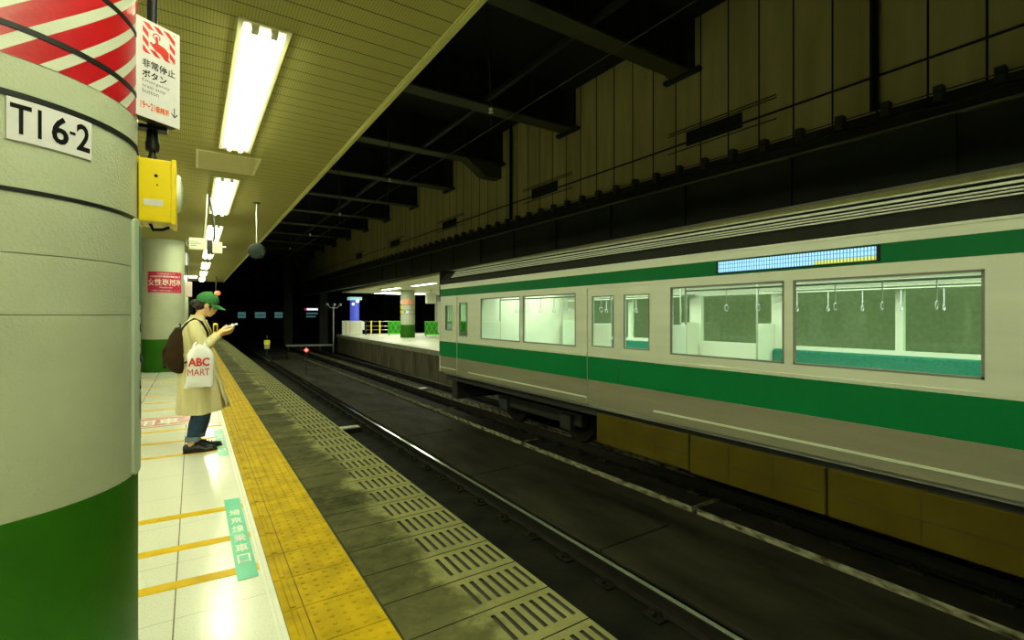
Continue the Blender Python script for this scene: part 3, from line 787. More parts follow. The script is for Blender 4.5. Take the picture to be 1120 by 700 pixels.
# red diamond marker, yellow marker
t = thing('red_diamond_marker', (4.1, 22.4, -1.18), 'thin post with small glowing red diamond between the tracks', 'marker lamp')
MB().tube([(0, 0, 0), (0, 0, .96)], .02, 8).build('post', M_DARK, t)
mb = MB(); q = .115; mb.prism([(0, 0, 1.06-q), (q, 0, 1.06), (0, 0, 1.06+q), (-q, 0, 1.06)], (0, .05, 0)); mb.build('diamond', mat('red_diamond', (.6, .05, .03), .4, emit=(1, .12, .06), es=.7), t)
mb = MB(); q = .07; mb.prism([(0, -.012, 1.06-q), (q, -.012, 1.06), (0, -.012, 1.06+q), (-q, -.012, 1.06)], (0, .012, 0)); mb.build('diamond_core', mat('diamond_core_pale', (.9, .6, .5), .4, emit=(1, .5, .35), es=.8), t)
t = thing('yellow_track_marker', (3.9, 34, -1.18), 'small yellow and grey box marker standing in the dark track', 'marker')
MB().box(-.05, .05, -.05, .05, 0, .5).build('post', M_DARK, t)
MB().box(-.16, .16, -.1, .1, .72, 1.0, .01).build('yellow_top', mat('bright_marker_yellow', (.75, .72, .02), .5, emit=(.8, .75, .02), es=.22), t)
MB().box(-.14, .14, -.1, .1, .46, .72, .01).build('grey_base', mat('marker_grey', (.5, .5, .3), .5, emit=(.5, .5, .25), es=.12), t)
MB().tube([(0, 0, 1.02), (0, 0, 1.32)], .015, 6).build('antenna', M_GALV, t)

# ================================================================== WALL DETAILS ON THE RIGHT
slots = [(5.03, 6.21, 'nearest black ventilation slot in the panel wall'), (10.34, 11.53, 'second black ventilation slot in the panel wall'), (16.4, 17.6, 'third black ventilation slot along the wall'),
         (22.4, 23.7, 'fourth black ventilation slot along the wall'), (28.6, 29.8, 'farthest small black ventilation slot along the wall')]
for a, b, lb in slots:
    t = thing('ventilation_slot', (8.3, (a+b)/2, 4.92), lb, 'vent', group='ventilation slots in the panel wall')
    h = (b-a)/2
    MB().box(-.02, .0, -h, h, -.14, .14).build('opening', M_VOID, t)
    for z in (.17, .22, -.19): MB().box(-.025, 0, -h-.62, h+.45, z-.007, z+.007).build('rail_bar', M_CLEAT, t)
t = thing('wall_downpipe', (8.22, 2.97, 0), 'black vertical pipe on the panel wall at upper right', 'pipe')
MB().tube([(0, 0, 4.35), (0, 0, 7.25)], .055, 10).build('pipe', M_BLACK, t)
t = thing('wall_downpipe', (8.22, 12.55, 0), 'black vertical pipe on the panel wall beside the haunched girder', 'pipe')
MB().tube([(0, 0, 4.35), (0, 0, 7.25)], .05, 10).build('pipe', M_BLACK, t)
o = MB().tube([(8.22, -6, 4.83), (8.24, 3, 4.83), (8.22, 16, 4.83), (8.22, 44, 4.83)], .018, 6).build('wall_cable', M_BLACK); tag(o, 'long thin black cable strung along the panel wall', 'cable')
pts = [(8.12, -6+.25*k, 4.12+.03*math.sin(k*1.7)) for k in range(180)]
o = MB().tube(pts, .02, 6).build('ledge_cable', M_BLACK); tag(o, 'sagging black cable lying on the sooty ledge', 'cable')
M_WIRE = mat('catenary_copper', (.035, .035, .02), .5, metal=.4)
for x, z, lb in ((2.96, 3.60, 'thin overhead wire above the empty track'), (6.6, 3.75, 'thin overhead wire above the train')):
    o = MB().tube([(x, -9, z), (x, 46, z)], .007, 6).build('overhead_wire', M_WIRE); tag(o, lb, 'wire')
M_INS = mat('porcelain', (.7, .7, .6), .2)
first = None
ins = [(2.96, y, 3.6) for y in (1.4, 4.95, 8.5, 12.05, 15.6, 19.2)]
for k, (x, y, z) in enumerate(ins):
    t = thing('wire_hanger', (x, y, 0), ['overhead wire hanger out of view above the camera', 'overhead wire hanger with two glinting insulators, nearest in view', 'second overhead wire hanger from the camera', 'third overhead wire hanger from the camera', 'fourth overhead wire hanger from the camera', 'fifth overhead wire hanger from the camera'][k], 'wire hanger', group='hangers holding the overhead wire')
    MB().tube([(0, 0, 3.6), (0, 0, 3.78)], .006, 6).build('dropper', M_WIRE, t)
    MB().lathe([(.001, 3.78), (.03, 3.79), (.015, 3.81), (.03, 3.83), (.015, 3.85), (.001, 3.86)], seg=12).build('insulator', M_INS, t)
    MB().tube([(0, 0, 3.86), (0, .25, 7.25)], .010, 6).build('drop_pipe', M_VOID, t)

# ================================================================== TRAIN CAR
TX = 5.12           # near side face
TF, TB = 11.0, -8.6 # front and rear ends
car = thing('train_car', (6.6, 0, -1.0), 'silver commuter train carriage with green bands and lit windows', 'train')
def tb(x): return x-6.6
def TM(): return MB()
def tbuild(mb, name, m, parent=None, **k):
    """coordinates given in world space; moved into the carriage's frame"""
    M = Matrix.Translation((-6.6, 0, 1.0))
    bmesh.ops.transform(mb.bm, matrix=M, verts=mb.bm.verts[:])
    o = mb.build(name, m, car, **k)
    if parent: 
        o.parent = parent
    return o
doors = [5.0, .2, -4.6]
DW = .66            # half width of a doorway
# openings: (y0,y1,z0,z1)
WZ0, WZ1 = .88, 1.74
openings = [(d-DW, d+DW, 0.0, 1.80) for d in doors]
wins = []
def bay(a, b, n=2):
    L = b-a; g = .09; m_ = .26; wd = (L-2*m_-g*(n-1))/n
    for i in range(n): wins.append((a+m_+i*(wd+g), a+m_+i*(wd+g)+wd, WZ0, WZ1))
bay(5.0+DW, 9.25); bay(.2+DW, 5.0-DW); bay(-4.6+DW, .2-DW); bay(-8.4, -4.6-DW)
cab_win = (10.35, 10.72, 1.02, 1.62); cab_door = (9.52, 10.12, 0.0, 1.80)
openings += wins+[cab_win, cab_door]
def side_wall(x0, x1, z_bot=0.0, z_top=2.12, y0=TB, y1=TF, op=openings):
    ys = sorted(set([y0, y1]+[v for o in op for v in o[:2]])); zs = sorted(set([z_bot, z_top]+[v for o in op for v in o[2:]]))
    mb = MB(); bm = mb.bm
    for i in range(len(ys)-1):
        for j in range(len(zs)-1):
            cy_, cz_ = (ys[i]+ys[i+1])/2, (zs[j]+zs[j+1])/2
            if any(o[0] < cy_ < o[1] and o[2] < cz_ < o[3] for o in op): continue
            mb.box(x0, x1, ys[i], ys[i+1], zs[j], zs[j+1])
    bmesh.ops.remove_doubles(bm, verts=bm.verts[:], dist=.0005)
    return mb
for x0, x1 in ((TX, TX+.06), (8.02, 8.08)):
    tbuild(side_wall(x0, x1), 'body_side', M_STEEL)
def strip(name, z0, z1, m, op, out=.004, y0=TB, y1=TF):
    cuts = sorted([(o[0], o[1]) for o in op if o[2] < z1-.01 and o[3] > z0+.01]); mb = MB(); y = y0
    for a, b in cuts+[(y1, y1)]:
        if a > y: mb.box(TX-out, TX+.001, y, a, z0, z1)
        y = max(y, b)
    return tbuild(mb, name, m)
strip('lower_green_band', .385, .745, M_BAND, openings)
strip('upper_green_band', 1.845, 2.02, M_BAND, openings)
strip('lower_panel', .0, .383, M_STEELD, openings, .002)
strip('step_rail', .10, .122, M_STEEL, openings, .018)
strip('belt_rail', .765, .785, M_STEEL, openings, .012)
strip('gutter', 2.105, 2.13, M_STEEL, openings, .015)
# door leaves
def leaf(y0, y1, name='door_leaf'):
    d = thing(name, (0, 0, 0), None, None)
    d.parent = car
    g0, g1, h0, h1 = y0+.11, y1-.11, .92, 1.66
    mb = side_wall(TX+.02, TX+.05, 0, 1.80, y0, y1, [(g0, g1, h0, h1)])
    M = Matrix.Translation((-6.6, 0, 1.0)); bmesh.ops.transform(mb.bm, matrix=M, verts=mb.bm.verts[:]); mb.build('leaf_panel', M_STEEL, d)
    mb = MB(); mb.box(TX+.03, TX+.036, g0, g1, h0, h1); bmesh.ops.transform(mb.bm, matrix=M, verts=mb.bm.verts[:]); mb.build('pane', M_GLASS, d)
    mb = MB(); mb.box(TX+.016, TX+.0205, y0, y1, .385, .745); bmesh.ops.transform(mb.bm, matrix=M, verts=mb.bm.verts[:]); mb.build('green_band', M_BAND, d)
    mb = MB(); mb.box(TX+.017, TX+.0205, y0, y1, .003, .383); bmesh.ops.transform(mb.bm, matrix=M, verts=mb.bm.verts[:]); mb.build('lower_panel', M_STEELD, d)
    mb = MB()
    for (a, b, c_, e) in ((g0-.015, g1+.015, h0-.015, h0), (g0-.015, g1+.015, h1, h1+.015), (g0-.015, g0, h0, h1), (g1, g1+.015, h0, h1)): mb.box(TX+.015, TX+.03, a, b, c_, e)
    bmesh.ops.transform(mb.bm, matrix=M, verts=mb.bm.verts[:]); mb.build('gasket', mat('grey_gasket', (.26, .27, .21), .6), d)
    return d
for d in doors:
    leaf(d-DW+.003, d-.003); leaf(d+.003, d+DW-.003)
leaf(cab_door[0]+.003, cab_door[1]-.003, 'cab_door')
for (a, b, c_, e) in wins+[cab_win]:
    mb = MB(); mb.box(TX+.022, TX+.028, a, b, c_, e); wn = tbuild(mb, 'window_pane', M_GLASS)
    mb = MB()
    for q in ((a, a+.02, c_, e), (b-.02, b, c_, e), (a, b, c_, c_+.02), (a, b, e-.02, e)): mb.box(TX-.003, TX+.02, q[0], q[1], q[2], q[3])
    tbuild(mb, 'window_gasket', mat('grey_gasket', (.26, .27, .21), .6))
# far-side panes
mb = MB()
for (a, b, c_, e) in wins+[cab_win]+[(d-DW, d+DW, 0, 1.8) for d in doors]+[cab_door]: mb.box(8.05, 8.056, a, b, max(c_, .9), min(e, 1.74))
tbuild(mb, 'far_window_panes', M_GLASS)
mb = MB()
for (a, b) in [(d-DW, d+DW) for d in doors]+[cab_door[:2]]: mb.box(8.03, 8.07, a, b, 0, .9)
tbuild(mb, 'far_door_panels', M_STEEL)
# roof with ribbed shoulder
prof = [(TX, 2.12), (TX+.005, 2.24), (TX+.05, 2.30), (TX+.15, 2.41), (TX+.40, 2.50), (6.6, 2.56), (8.08-.40, 2.50), (8.08-.15, 2.41), (8.08-.05, 2.30), (8.075, 2.24), (8.08, 2.12), (8.0, 2.12), (7.6, 2.36), (6.6, 2.42), (5.6, 2.36), (5.2, 2.12)]
mb = MB(); mb.prism([(a, TB, b) for a, b in prof], (0, TF-TB, 0)); tbuild(mb, 'roof', M_ROOF)
mb = MB()
for k, (x, z) in enumerate(((5.12, 2.285), (5.15, 2.318), (5.18, 2.35), (5.21, 2.39), (5.26, 2.45))):
    mb.box(x-.005, x+.02, TB+.05, TF-.6, z-.007, z+.007 if k != 3 else z+.016)
tbuild(mb, 'roof_ribs', M_STEEL)
# floor, inner lining, inner ceiling with lamp rows
mb = MB(); mb.box(5.18, 8.02, TB, TF-.1, -.05, 0.0); tbuild(mb, 'floor_panel', mat('car_floor_grey', (.35, .36, .30), .5, noise=.1))
mb = MB(); mb.box(5.2, 8.0, TB+.02, TF-.2, 2.02, 2.04); tbuild(mb, 'inner_ceiling', M_CREAM)
tbuild(side_wall(8.0, 8.015, 0, 2.02, TB, TF-.2, [(o[0], o[1], max(o[2], .9), min(o[3], 1.74)) for o in openings]), 'inner_lining', M_CREAM)
for x in (6.05, 7.15):
    y = -8.0
    while y < 9:
        mb = MB(); mb.box(x-.03, x+.03, y, y+1.2, 1.985, 2.02, .008); tbuild(mb, 'light_strip', M_CTUBE); y += 1.5
for (y, L) in ((-6.2, 4), (-2.0, 4), (2.6, 4.4), (7.2, 4)):
    area('carriage_lamp_light', car, (0, y, 1.0+1.97), 1.6, L, CAR_W, CAR_COL)
# seats, partitions, grab rails
for a, b in ((5.75, 9.1), (.95, 4.25), (-3.85, -.55), (-8.2, -5.4)):
    for side in (0, 1):
        sx = 7.97 if side else 5.20; sg = -1 if side else 1
        x0, x1 = sorted((sx, sx+sg*.52)); 
        mb = MB(); mb.box(x0, x1, a, b, .38, .46, .03); st = tbuild(mb, 'bench_seat', M_SEAT)
        x0, x1 = sorted((sx, sx+sg*.10)); mb = MB(); mb.box(x0, x1, a, b, .46, .84, .03); tbuild(mb, 'bench_back', M_SEAT)
        x0, x1 = sorted((sx, sx+sg*.42)); mb = MB(); mb.box(x0, x1, a, b, .05, .36, .02); tbuild(mb, 'bench_base', M_STEELD)
        for y in (a-.03, b+.03):
            x0, x1 = sorted((sx, sx+sg*.5)); mb = MB(); mb.box(x0, x1, y-.015, y+.015, .05, 1.25, .01); tbuild(mb, 'seat_partition', M_CREAM)
        xr = sx+sg*.50
        mb = MB(); mb.tube([(xr, a-.03, .4), (xr, a-.03, 1.98)], .016, 8); mb.tube([(xr, b+.03, .4), (xr, b+.03, 1.98)], .016, 8); mb.tube([(xr, a-.03, 1.72), (xr, b+.03, 1.72)], .014, 8); tbuild(mb, 'grab_rail', M_GALV)
        # luggage rack
        x0, x1 = sorted((sx+sg*.02, sx+sg*.36)); mb = MB(); mb.box(x0, x1, a, b, 1.76, 1.775)
        tbuild(mb, 'luggage_rack', M_GALV)
        n = int((b-a)/.42)
        mb = MB()
        for i in range(n):
            yy = a+.2+i*.42; mb.tube([(xr, yy, 1.72), (xr, yy, 1.52)], .006, 5); mb.lathe([(.034, -.005), (.045, 0), (.034, .005), (.034, -.005)], (xr, yy, 1.475), 'y', 14)
        tbuild(mb, 'hanging_straps', M_PLATE)
# display
mb = MB(); mb.box(TX-.012, TX+.01, 1.80, 3.42, 1.862, 2.012, .004); tbuild(mb, 'display_housing', M_BLACK)
mb = MB(); mb.box(TX-.014, TX-.011, 1.83, 3.39, 1.875, 2.0)
o = mb.build('led_display', M_LED, car); o.location = (-6.6, 0, 1.0)
# front end
fr = [(TX, TF), (TX+.02, TF+.10), (TX+.25, TF+.22), (6.6, TF+.28), (8.08-.25, TF+.22), (8.06, TF+.10), (8.08, TF)]
def front(z0, z1, xs=fr, grow=0):
    mb = MB(); mb.prism([(x, y+grow, z0) for x, y in xs], (0, 0, z1-z0)); return mb
tbuild(front(0, .95), 'front_lower', M_STEEL)
tbuild(front(1.72, 2.50), 'front_header', M_ROOF)
tbuild(front(.385, .745, [(x, y-.0) for x, y in fr], .004), 'front_band', M_BAND)
for x in (TX+.03, 5.95, 7.2, 8.0):
    mb = MB(); mb.box(x-.03, x+.05, TF+.02, TF+.16, .95, 1.72); tbuild(mb, 'front_pillar', M_STEEL)
mb = MB(); mb.box(5.2, 8.0, TF+.08, TF+.09, .95, 1.72); tbuild(mb, 'windscreen', M_GLASS)
mb = MB(); mb.box(5.2, 8.0, 9.3, 9.34, 0, 2.02); tbuild(mb, 'cab_partition', M_CREAM)
for x in (5.5, 7.7):
    mb = MB(); mb.lathe([(.001, TF+.30), (.06, TF+.29), (.075, TF+.2)], (x, 0, .82), 'y', 20); tbuild(mb, 'tail_lamp', mat('lamp_lens', (.6, .6, .55), .2))
mb = MB(); mb.box(5.6, 7.6, TF+.05, TF+.35, -.75, -.1, .04); tbuild(mb, 'front_skirt', M_DARK)
mb = MB(); mb.box(5.18, 8.02, TB-.02, TB, -.05, 2.2); tbuild(mb, 'rear_end', M_STEELD)
# underframe
mb = MB(); mb.box(5.3, 7.9, TB, TF, -.2, 0); tbuild(mb, 'underframe', M_DARK)
for (a, b, z) in ((-3.9, -2.3, -.62), (-2.28, .1, -.62), (.12, 2.3, -.62), (2.32, 3.9, -.62), (3.92, 5.6, -.60)):
    mb = MB(); mb.box(5.27, 5.9, a, b, z, -.14, .02)
    e = tbuild(mb, 'equipment_box', M_UNDER)
    mb = MB()
    for q in (.33, .66): mb.box(5.266, 5.272, a+(b-a)*q-.004, a+(b-a)*q+.004, z+.03, -.17)
    mb.box(5.266, 5.272, a+.05, b-.05, z+.22, z+.228)
    tbuild(mb, 'box_seams', mat('seam_brown', (.05, .04, .01), .8))
for yc in (-6.2, 7.9):
    mb = MB(); mb.box(5.75, 5.9, yc-1.4, yc+1.4, -.62, -.38, .03); mb.box(7.3, 7.45, yc-1.4, yc+1.4, -.62, -.38, .03); mb.box(5.9, 7.3, yc-.3, yc+.3, -.6, -.3, .03)
    bg = tbuild(mb, 'bogie_frame', M_DARK)
    for dy in (-1.05, 1.05):
        mb = MB()
        for xc, q in ((6.05, 1), (7.12, -1)):
            mb.lathe([(.001, xc-q*.06), (.40, xc-q*.06), (.43, xc-q*.05), (.43, xc+q*.04), (.455, xc+q*.06), (.455, xc+q*.08), (.001, xc+q*.08)], (0, yc+dy, -.538), 'x', 32)
        mb.tube([(5.85, yc+dy, -.538), (7.35, yc+dy, -.538)], .07, 12)
        tbuild(mb, 'wheelset', M_RAIL)
        mb = MB(); mb.box(5.66, 5.8, yc+dy-.15, yc+dy+.15, -.70, -.42, .03); tbuild(mb, 'axle_box', M_DARK)

# ================================================================== OPPOSITE PLATFORM
def ocolumn(x, y, lb, marks=True):
    t = column(x, y, lb, 2.96, 48)
    p = cyl(0, 0, CR)
    if marks:
        ring(t, 2.02, .02); ring(t, 1.72, .02); ring(t, 1.45, .02)
        sheet('orange_sheet', mat('salmon_hazard', (.75, .32, .18), .5), p, -.62, .32, 2.06, 2.36, .004, 20, t)
        sheet('white_notice', M_PLATE, p, -.35, -.12, 1.50, 1.68, .004, 8, t)
        MB().ball((-.30, -.36, 1.60), .07, (1, .15, 1)).build('blue_disc', mat('blue_disc', (.03, .25, .40), .5), t)
        for z in (2.2, 1.9, 1.6): MB().box(-.50, -.40, -.16, -.04, z-.1, z+.1, .01).build('side_box', M_YBOX if z < 2 else M_PLATE, t)
    return t
ocolumn(11.3, 29.1, 'white column with green base on the opposite platform left of the train front')
ocolumn(11.3, 16.6, 'white column of the opposite platform behind the train windows', False)
def opp_lamp(x, y, lb, L=2.6, W=OPP_W, wd=.3):
    t = thing('opposite_ceiling_lamp', (x, y, 2.96), lb, 'ceiling lamp', group='ceiling lamps under the opposite canopy')
    MB().box(-wd/2-.03, wd/2+.03, -L/2, L/2, -.05, 0, .01).build('frame', M_CREAMTRIM, t)
    MB().box(-wd/2, wd/2, -L/2+.03, L/2-.03, -.058, -.048).build('diffuser', M_TUBE2, t)
    area('lamp_light', t, (0, 0, -.07), wd, L, W, OPP_COL)
    return t
for i, y in enumerate([1.0, 6.5, 12, 17.5, 22.6, 27.4]):
    opp_lamp(9.6, y, ['ceiling lamp under the opposite canopy behind the train', 'ceiling lamp under the opposite canopy behind the train', 'ceiling lamp under the opposite canopy behind the train', 'ceiling lamp under the opposite canopy just above the train front', 'bright lamp right of the opposite column', 'bright lamp touching the top of the opposite column'][i])
opp_lamp(12.3, 32.6, 'wide glowing lamp panel at the end of the opposite canopy', 2.2, OPP_W*1.3, 3.4)
t = thing('canopy_sign_box', (12.2, 27.6, 2.96), 'small cream box hanging under the opposite canopy right of its column', 'sign')
MB().tube([(0, 0, 0), (0, 0, -.2)], .02, 6).build('hanger_rod', M_DARK, t); MB().box(-.3, .3, -.15, .15, -.85, -.2, .03).build('board', M_WHITE2, t)
t = thing('hanging_mirror_pole', (12.0, 24.6, 2.96), 'thin hanging pole with small white plate right of the opposite column', 'pole')
MB().tube([(0, 0, 0), (0, 0, -2.0)], .018, 6).build('pole', M_GALV, t); MB().box(-.14, .14, -.03, .03, -2.35, -2.0, .01).build('plate', M_PLATE, t)
t = thing('yellow_canopy_sign', (10.6, 19.6, 2.96), 'yellow sign strip under the opposite canopy above the train front', 'sign')
MB().box(-.5, .5, -.05, .05, -.34, -.02, .01).build('board', mat('canopy_yellow', (.75, .60, .05), .5), t)
# bright green accordion barriers
def lattice(x, y, L, lb, rz):
    t = thing('green_barrier', (x, y, 0), lb, 'barrier', rz, 'bright green barriers on the opposite platform')
    m = mat('bright_green_plastic', (.10, .72, .02), .4)
    MB().box(0, L, -.02, .02, .10, .20, .01).build('lower_rail', m, t); MB().box(0, L, -.02, .02, .92, 1.0, .01).build('upper_rail', m, t)
    for q in (.1, L/2, L-.1): MB().box(q-.03, q+.03, -.06, .06, 0, .12, .01).build('foot', m, t)
    n = int(L/.32); mb = MB()
    for i in range(n):
        a, b = i*L/n, (i+1)*L/n
        mb.tube([(a, -.015, .2), (b, -.015, .92)], .022, 6); mb.tube([(b, .015, .2), (a, .015, .92)], .022, 6)
    mb.build('lattice', m, t)
    MB().box(0, L, .022, .034, .2, .92).build('backing_sheet', mat('dark_green_sheet', (.03, .30, .01), .5), t)
lattice(11.15, 32.4, 1.75, 'bright green lattice barrier left of the opposite column', math.radians(-28))
lattice(12.6, 29.5, 3.2, 'bright green lattice barrier right of the opposite column', math.radians(-35))
# yellow posted railing
t = thing('yellow_post_railing', (10.27, 34.66, 0), 'dark railing with yellow posts at the end of the opposite platform', 'railing', math.radians(-25))
for z in (.35, .62, .95): MB().tube([(.0, 0, z), (2.6, 0, z)], .02, 6).build('bar', M_GALV, t)
for x in (.05, .42, 1.02, 2.55): MB().box(x-.04, x+.04, -.04, .04, 0, 1.0, .008).build('post', M_YBOX if x in (.42, 1.02) else M_DARK, t)
t = thing('cream_cabinet', (8.85, 35.3, 0), 'low cream cabinet with red marks on the end of the opposite platform', 'cabinet', math.radians(-25))
MB().box(0, 1.35, -.15, .15, .02, 1.0, .015).build('body', M_WHITE2, t)
mb = MB()
for x in (.28, .55): 
    for k in range(8): mb.box(x-.02, x+.02, -.156, -.149, .1+k*.11, .16+k*.11)
mb.build('red_marks', mat('cabinet_red', (.55, .10, .06), .5), t)
MB().box(1.36, 1.5, -.1, .1, .35, .95, .01).build('side_box', M_WHITE2, t)
t = thing('blue_vending_light', (9.9, 36.0, 0), 'blue lit round post with pale top plate at the end of the opposite platform', 'post')
MB().lathe([(.001, 0), (.32, 0), (.32, 2.5), (.001, 2.5)], seg=24).build('drum', mat('blue_drum', (.04, .05, .25), .4, emit=(.10, .14, .75), es=.5), t)
MB().box(-.42, .42, -.42, .42, 2.5, 2.72, .02).build('top_plate', mat('teal_white_top', (.3, .6, .55), .4, emit=(.5, .9, .9), es=.45), t)
mb = MB(); mb.ball((-.2, -.34, 2.2), .09); mb.ball((.12, -.34, 2.42), .11); mb.build('spot_lamp', mat('blue_white_lamp', (1, 1, 1), .4, emit=(.6, .75, 1), es=3), t)
t = thing('lamp_mast', (8.3, 35.6, -1.28), 'grey mast with twin lamp heads at the end of the opposite platform', 'mast')
MB().tube([(0, 0, 0), (0, 0, 3.3)], .05, 10).build('mast_pole', M_GALV, t)
MB().tube([(-.4, 0, 3.45), (-.2, 0, 3.2), (.25, 0, 3.2), (.45, 0, 3.4)], .035, 8).build('cross_arm', M_GALV, t)
for x in (-.42, 0.05, .46): MB().lathe([(.001, 0), (.10, 0), (.13, .05), (.10, .16), (.001, .18)], (x, 0, 3.35), seg=12).build('lamp_head', M_GALV, t)
# far dark carriage, lit sign and pillars in the dark
t = thing('distant_carriage', (6.5, 60, -1.2), 'dark distant carriage with dim teal windows in the black tunnel', 'train')
MB().box(-3.6, 4.2, 0, 2.6, .4, 3.9, .1).build('body', M_VOID, t)
MB().box(-3.4, 4.0, .2, 2.4, 0, .4).build('underframe', M_VOID, t)
M_DIM = mat('dim_teal_window', (.02, .06, .06), .3, emit=(.10, .30, .28), es=.30)
for a, b in ((-2.45, -1.7), (-.8, .25), (1.15, 2.75)):
    MB().box(a, b, -.03, .01, 2.30, 2.95).build('window', M_DIM, t)
    MB().box(a+.1, b-.15, -.04, -.028, 2.55, 2.62).build('window_bar', M_VOID, t)
t = thing('distant_lit_sign', (10.1, 52, -1.2), 'small white and blue lit sign far away in the dark', 'sign')
MB().box(-.75, .9, 0, .15, 2.2, 3.4, .02).build('case', M_VOID, t)
MB().box(-.55, .85, -.02, 0, 3.10, 3.30).build('white_bar', mat('far_white_bar', (.5, .5, .5), .4, emit=(.9, .9, 1), es=.9), t)
MB().box(-.75, -.55, -.02, 0, 3.10, 3.30).build('red_end', mat('far_red_bar', (.5, .05, .1), .4, emit=(.6, .02, .1), es=.6), t)
MB().box(-.6, .8, -.02, 0, 2.70, 2.86).build('blue_bar', M_DIM, t); MB().box(-.6, .3, -.02, 0, 2.40, 2.54).build('blue_bar', M_DIM, t)
MB().box(-.05, .05, 0, .1, 0, 2.2).build('post', M_VOID, t)
for k, (x, y) in enumerate(((9.4, 44), (6.9, 46))):
    t = thing('dark_tunnel_pillar', (x, y, -1.3), ['dark pillar left of the lamp mast in the tunnel', 'dark pillar between the far sign and the far windows'][k], 'pillar')
    MB().box(-.35, .35, -.35, .35, 0, 8.5, .02).build('shaft', M_GIRD, t)
t = thing('track_barrier', (5.6, 38, -1.28), 'low pale barrier rail across the far track before the mast', 'railing', math.radians(-20))
MB().box(0, 3.2, -.05, .05, .42, .56, .01).build('bar', M_GALV, t)
for x in (.15, 1.0, 2.3): MB().box(x-.05, x+.05, -.05, .05, 0, .42, .01).build('post', M_DARK, t)
# cable/rubble clump
t = thing('trackside_equipment', (4.3, 31, -1.28), 'low grey equipment boxes between the tracks in the dark', 'track device')
MB().box(-.5, .2, -.3, .3, 0, .35, .05).build('case', M_RAIL, t); MB().box(.3, .9, -.25, .25, 0, .42, .05).build('cover', M_SLAB, t)
# yellow number on the opposite platform wall
t = thing('wall_number_mark', (0, 0, 0), 'yellow painted mark low on the opposite platform wall near the train front', 'marking')
xw = opx(14.8)+.08
text('lettering', '1', M_YBOX, lambda a, b, c: (xw-c, 14.9-a, -.75+b), .12, .32, t, bold=.02)

# ================================================================== PERSON
M_SKIN = mat('warm_skin', (.85, .52, .25), .5)
M_COAT = mat('beige_trench_coat', (.74, .65, .36), .8, noise=.18, scale=5, stretch=(3, 3, .5), bump=1, bscale=16)
M_DENIM = mat('blue_denim', (.018, .055, .13), .8, noise=.35, scale=12)
M_DENIMC = mat('pale_denim_cuff', (.16, .22, .26), .8)
M_SHOE = mat('black_shoe', (.012, .012, .012), .45, noise=.3)
M_HAIR = mat('black_hair', (.018, .013, .010), .5, noise=.5, scale=20, stretch=(4, 4, 1))
M_CAP = mat('green_corduroy_cap', (.05, .20, .06), .9, spec=.2, noise=.3, scale=60)
M_PACK = mat('dark_brown_backpack', (.040, .021, .006), .8, spec=.15, noise=.4, scale=6)
M_BAG = mat('white_plastic_bag', (.95, .93, .98), .35, noise=.05)
def cap_(mb, a, b, ra, rb, seg=14):
    """tapered capsule"""
    a, b = Vector(a), Vector(b); mb.tube([a, b], [ra, rb], seg); mb.ball(a, ra, u=seg, v=10); mb.ball(b, rb, u=seg, v=10)
def limb(mb, pts, rs):
    for i in range(len(pts)-1): cap_(mb, pts[i], pts[i+1], rs[i], rs[i+1])
HEADR = Matrix.Translation((.062, 0, 1.476)) @ Matrix.Rotation(math.radians(19), 4, 'Y')
def hp(x, y, z): return HEADR @ Vector((x, y, z))
def hand(mb, wrist, palm_c, dirn, side, curl, R=None):
    """palm plus five bent fingers; dirn: finger direction, side: thumb direction, curl: way the fingers close"""
    d = Vector(dirn).normalized(); s = Vector(side).normalized(); c = Vector(curl).normalized(); p = Vector(palm_c)
    cap_(mb, wrist, p-d*.03, .024, .026)
    for k in (-1.5, -.5, .5, 1.5):
        cap_(mb, p-d*.035+s*k*.013, p+d*.035+s*k*.018, .014, .0105, 10)
    for k, L in zip((-1.5, -.5, .5, 1.5), (.056, .070, .076, .068)):
        b0 = p+d*.038+s*k*.0185; b1 = b0+(d*.85+c*.35).normalized()*L*.45; b2 = b1+(d*.6+c*.8).normalized()*L*.32; b3 = b2+(d*.3+c*.95).normalized()*L*.26
        limb(mb, [b0, b1, b2, b3], [.0092, .0085, .0078, .0068])
    t0 = p-d*.012+s*.030; t1 = t0+(s*.9+d*.5+c*.3).normalized()*.030; t2 = t1+(s*.25+d*.9+c*.5).normalized()*.028; t3 = t2+(d*.9+c*.6-s*.1).normalized()*.022
    limb(mb, [t0, t1, t2, t3], [.013, .011, .0095, .008])
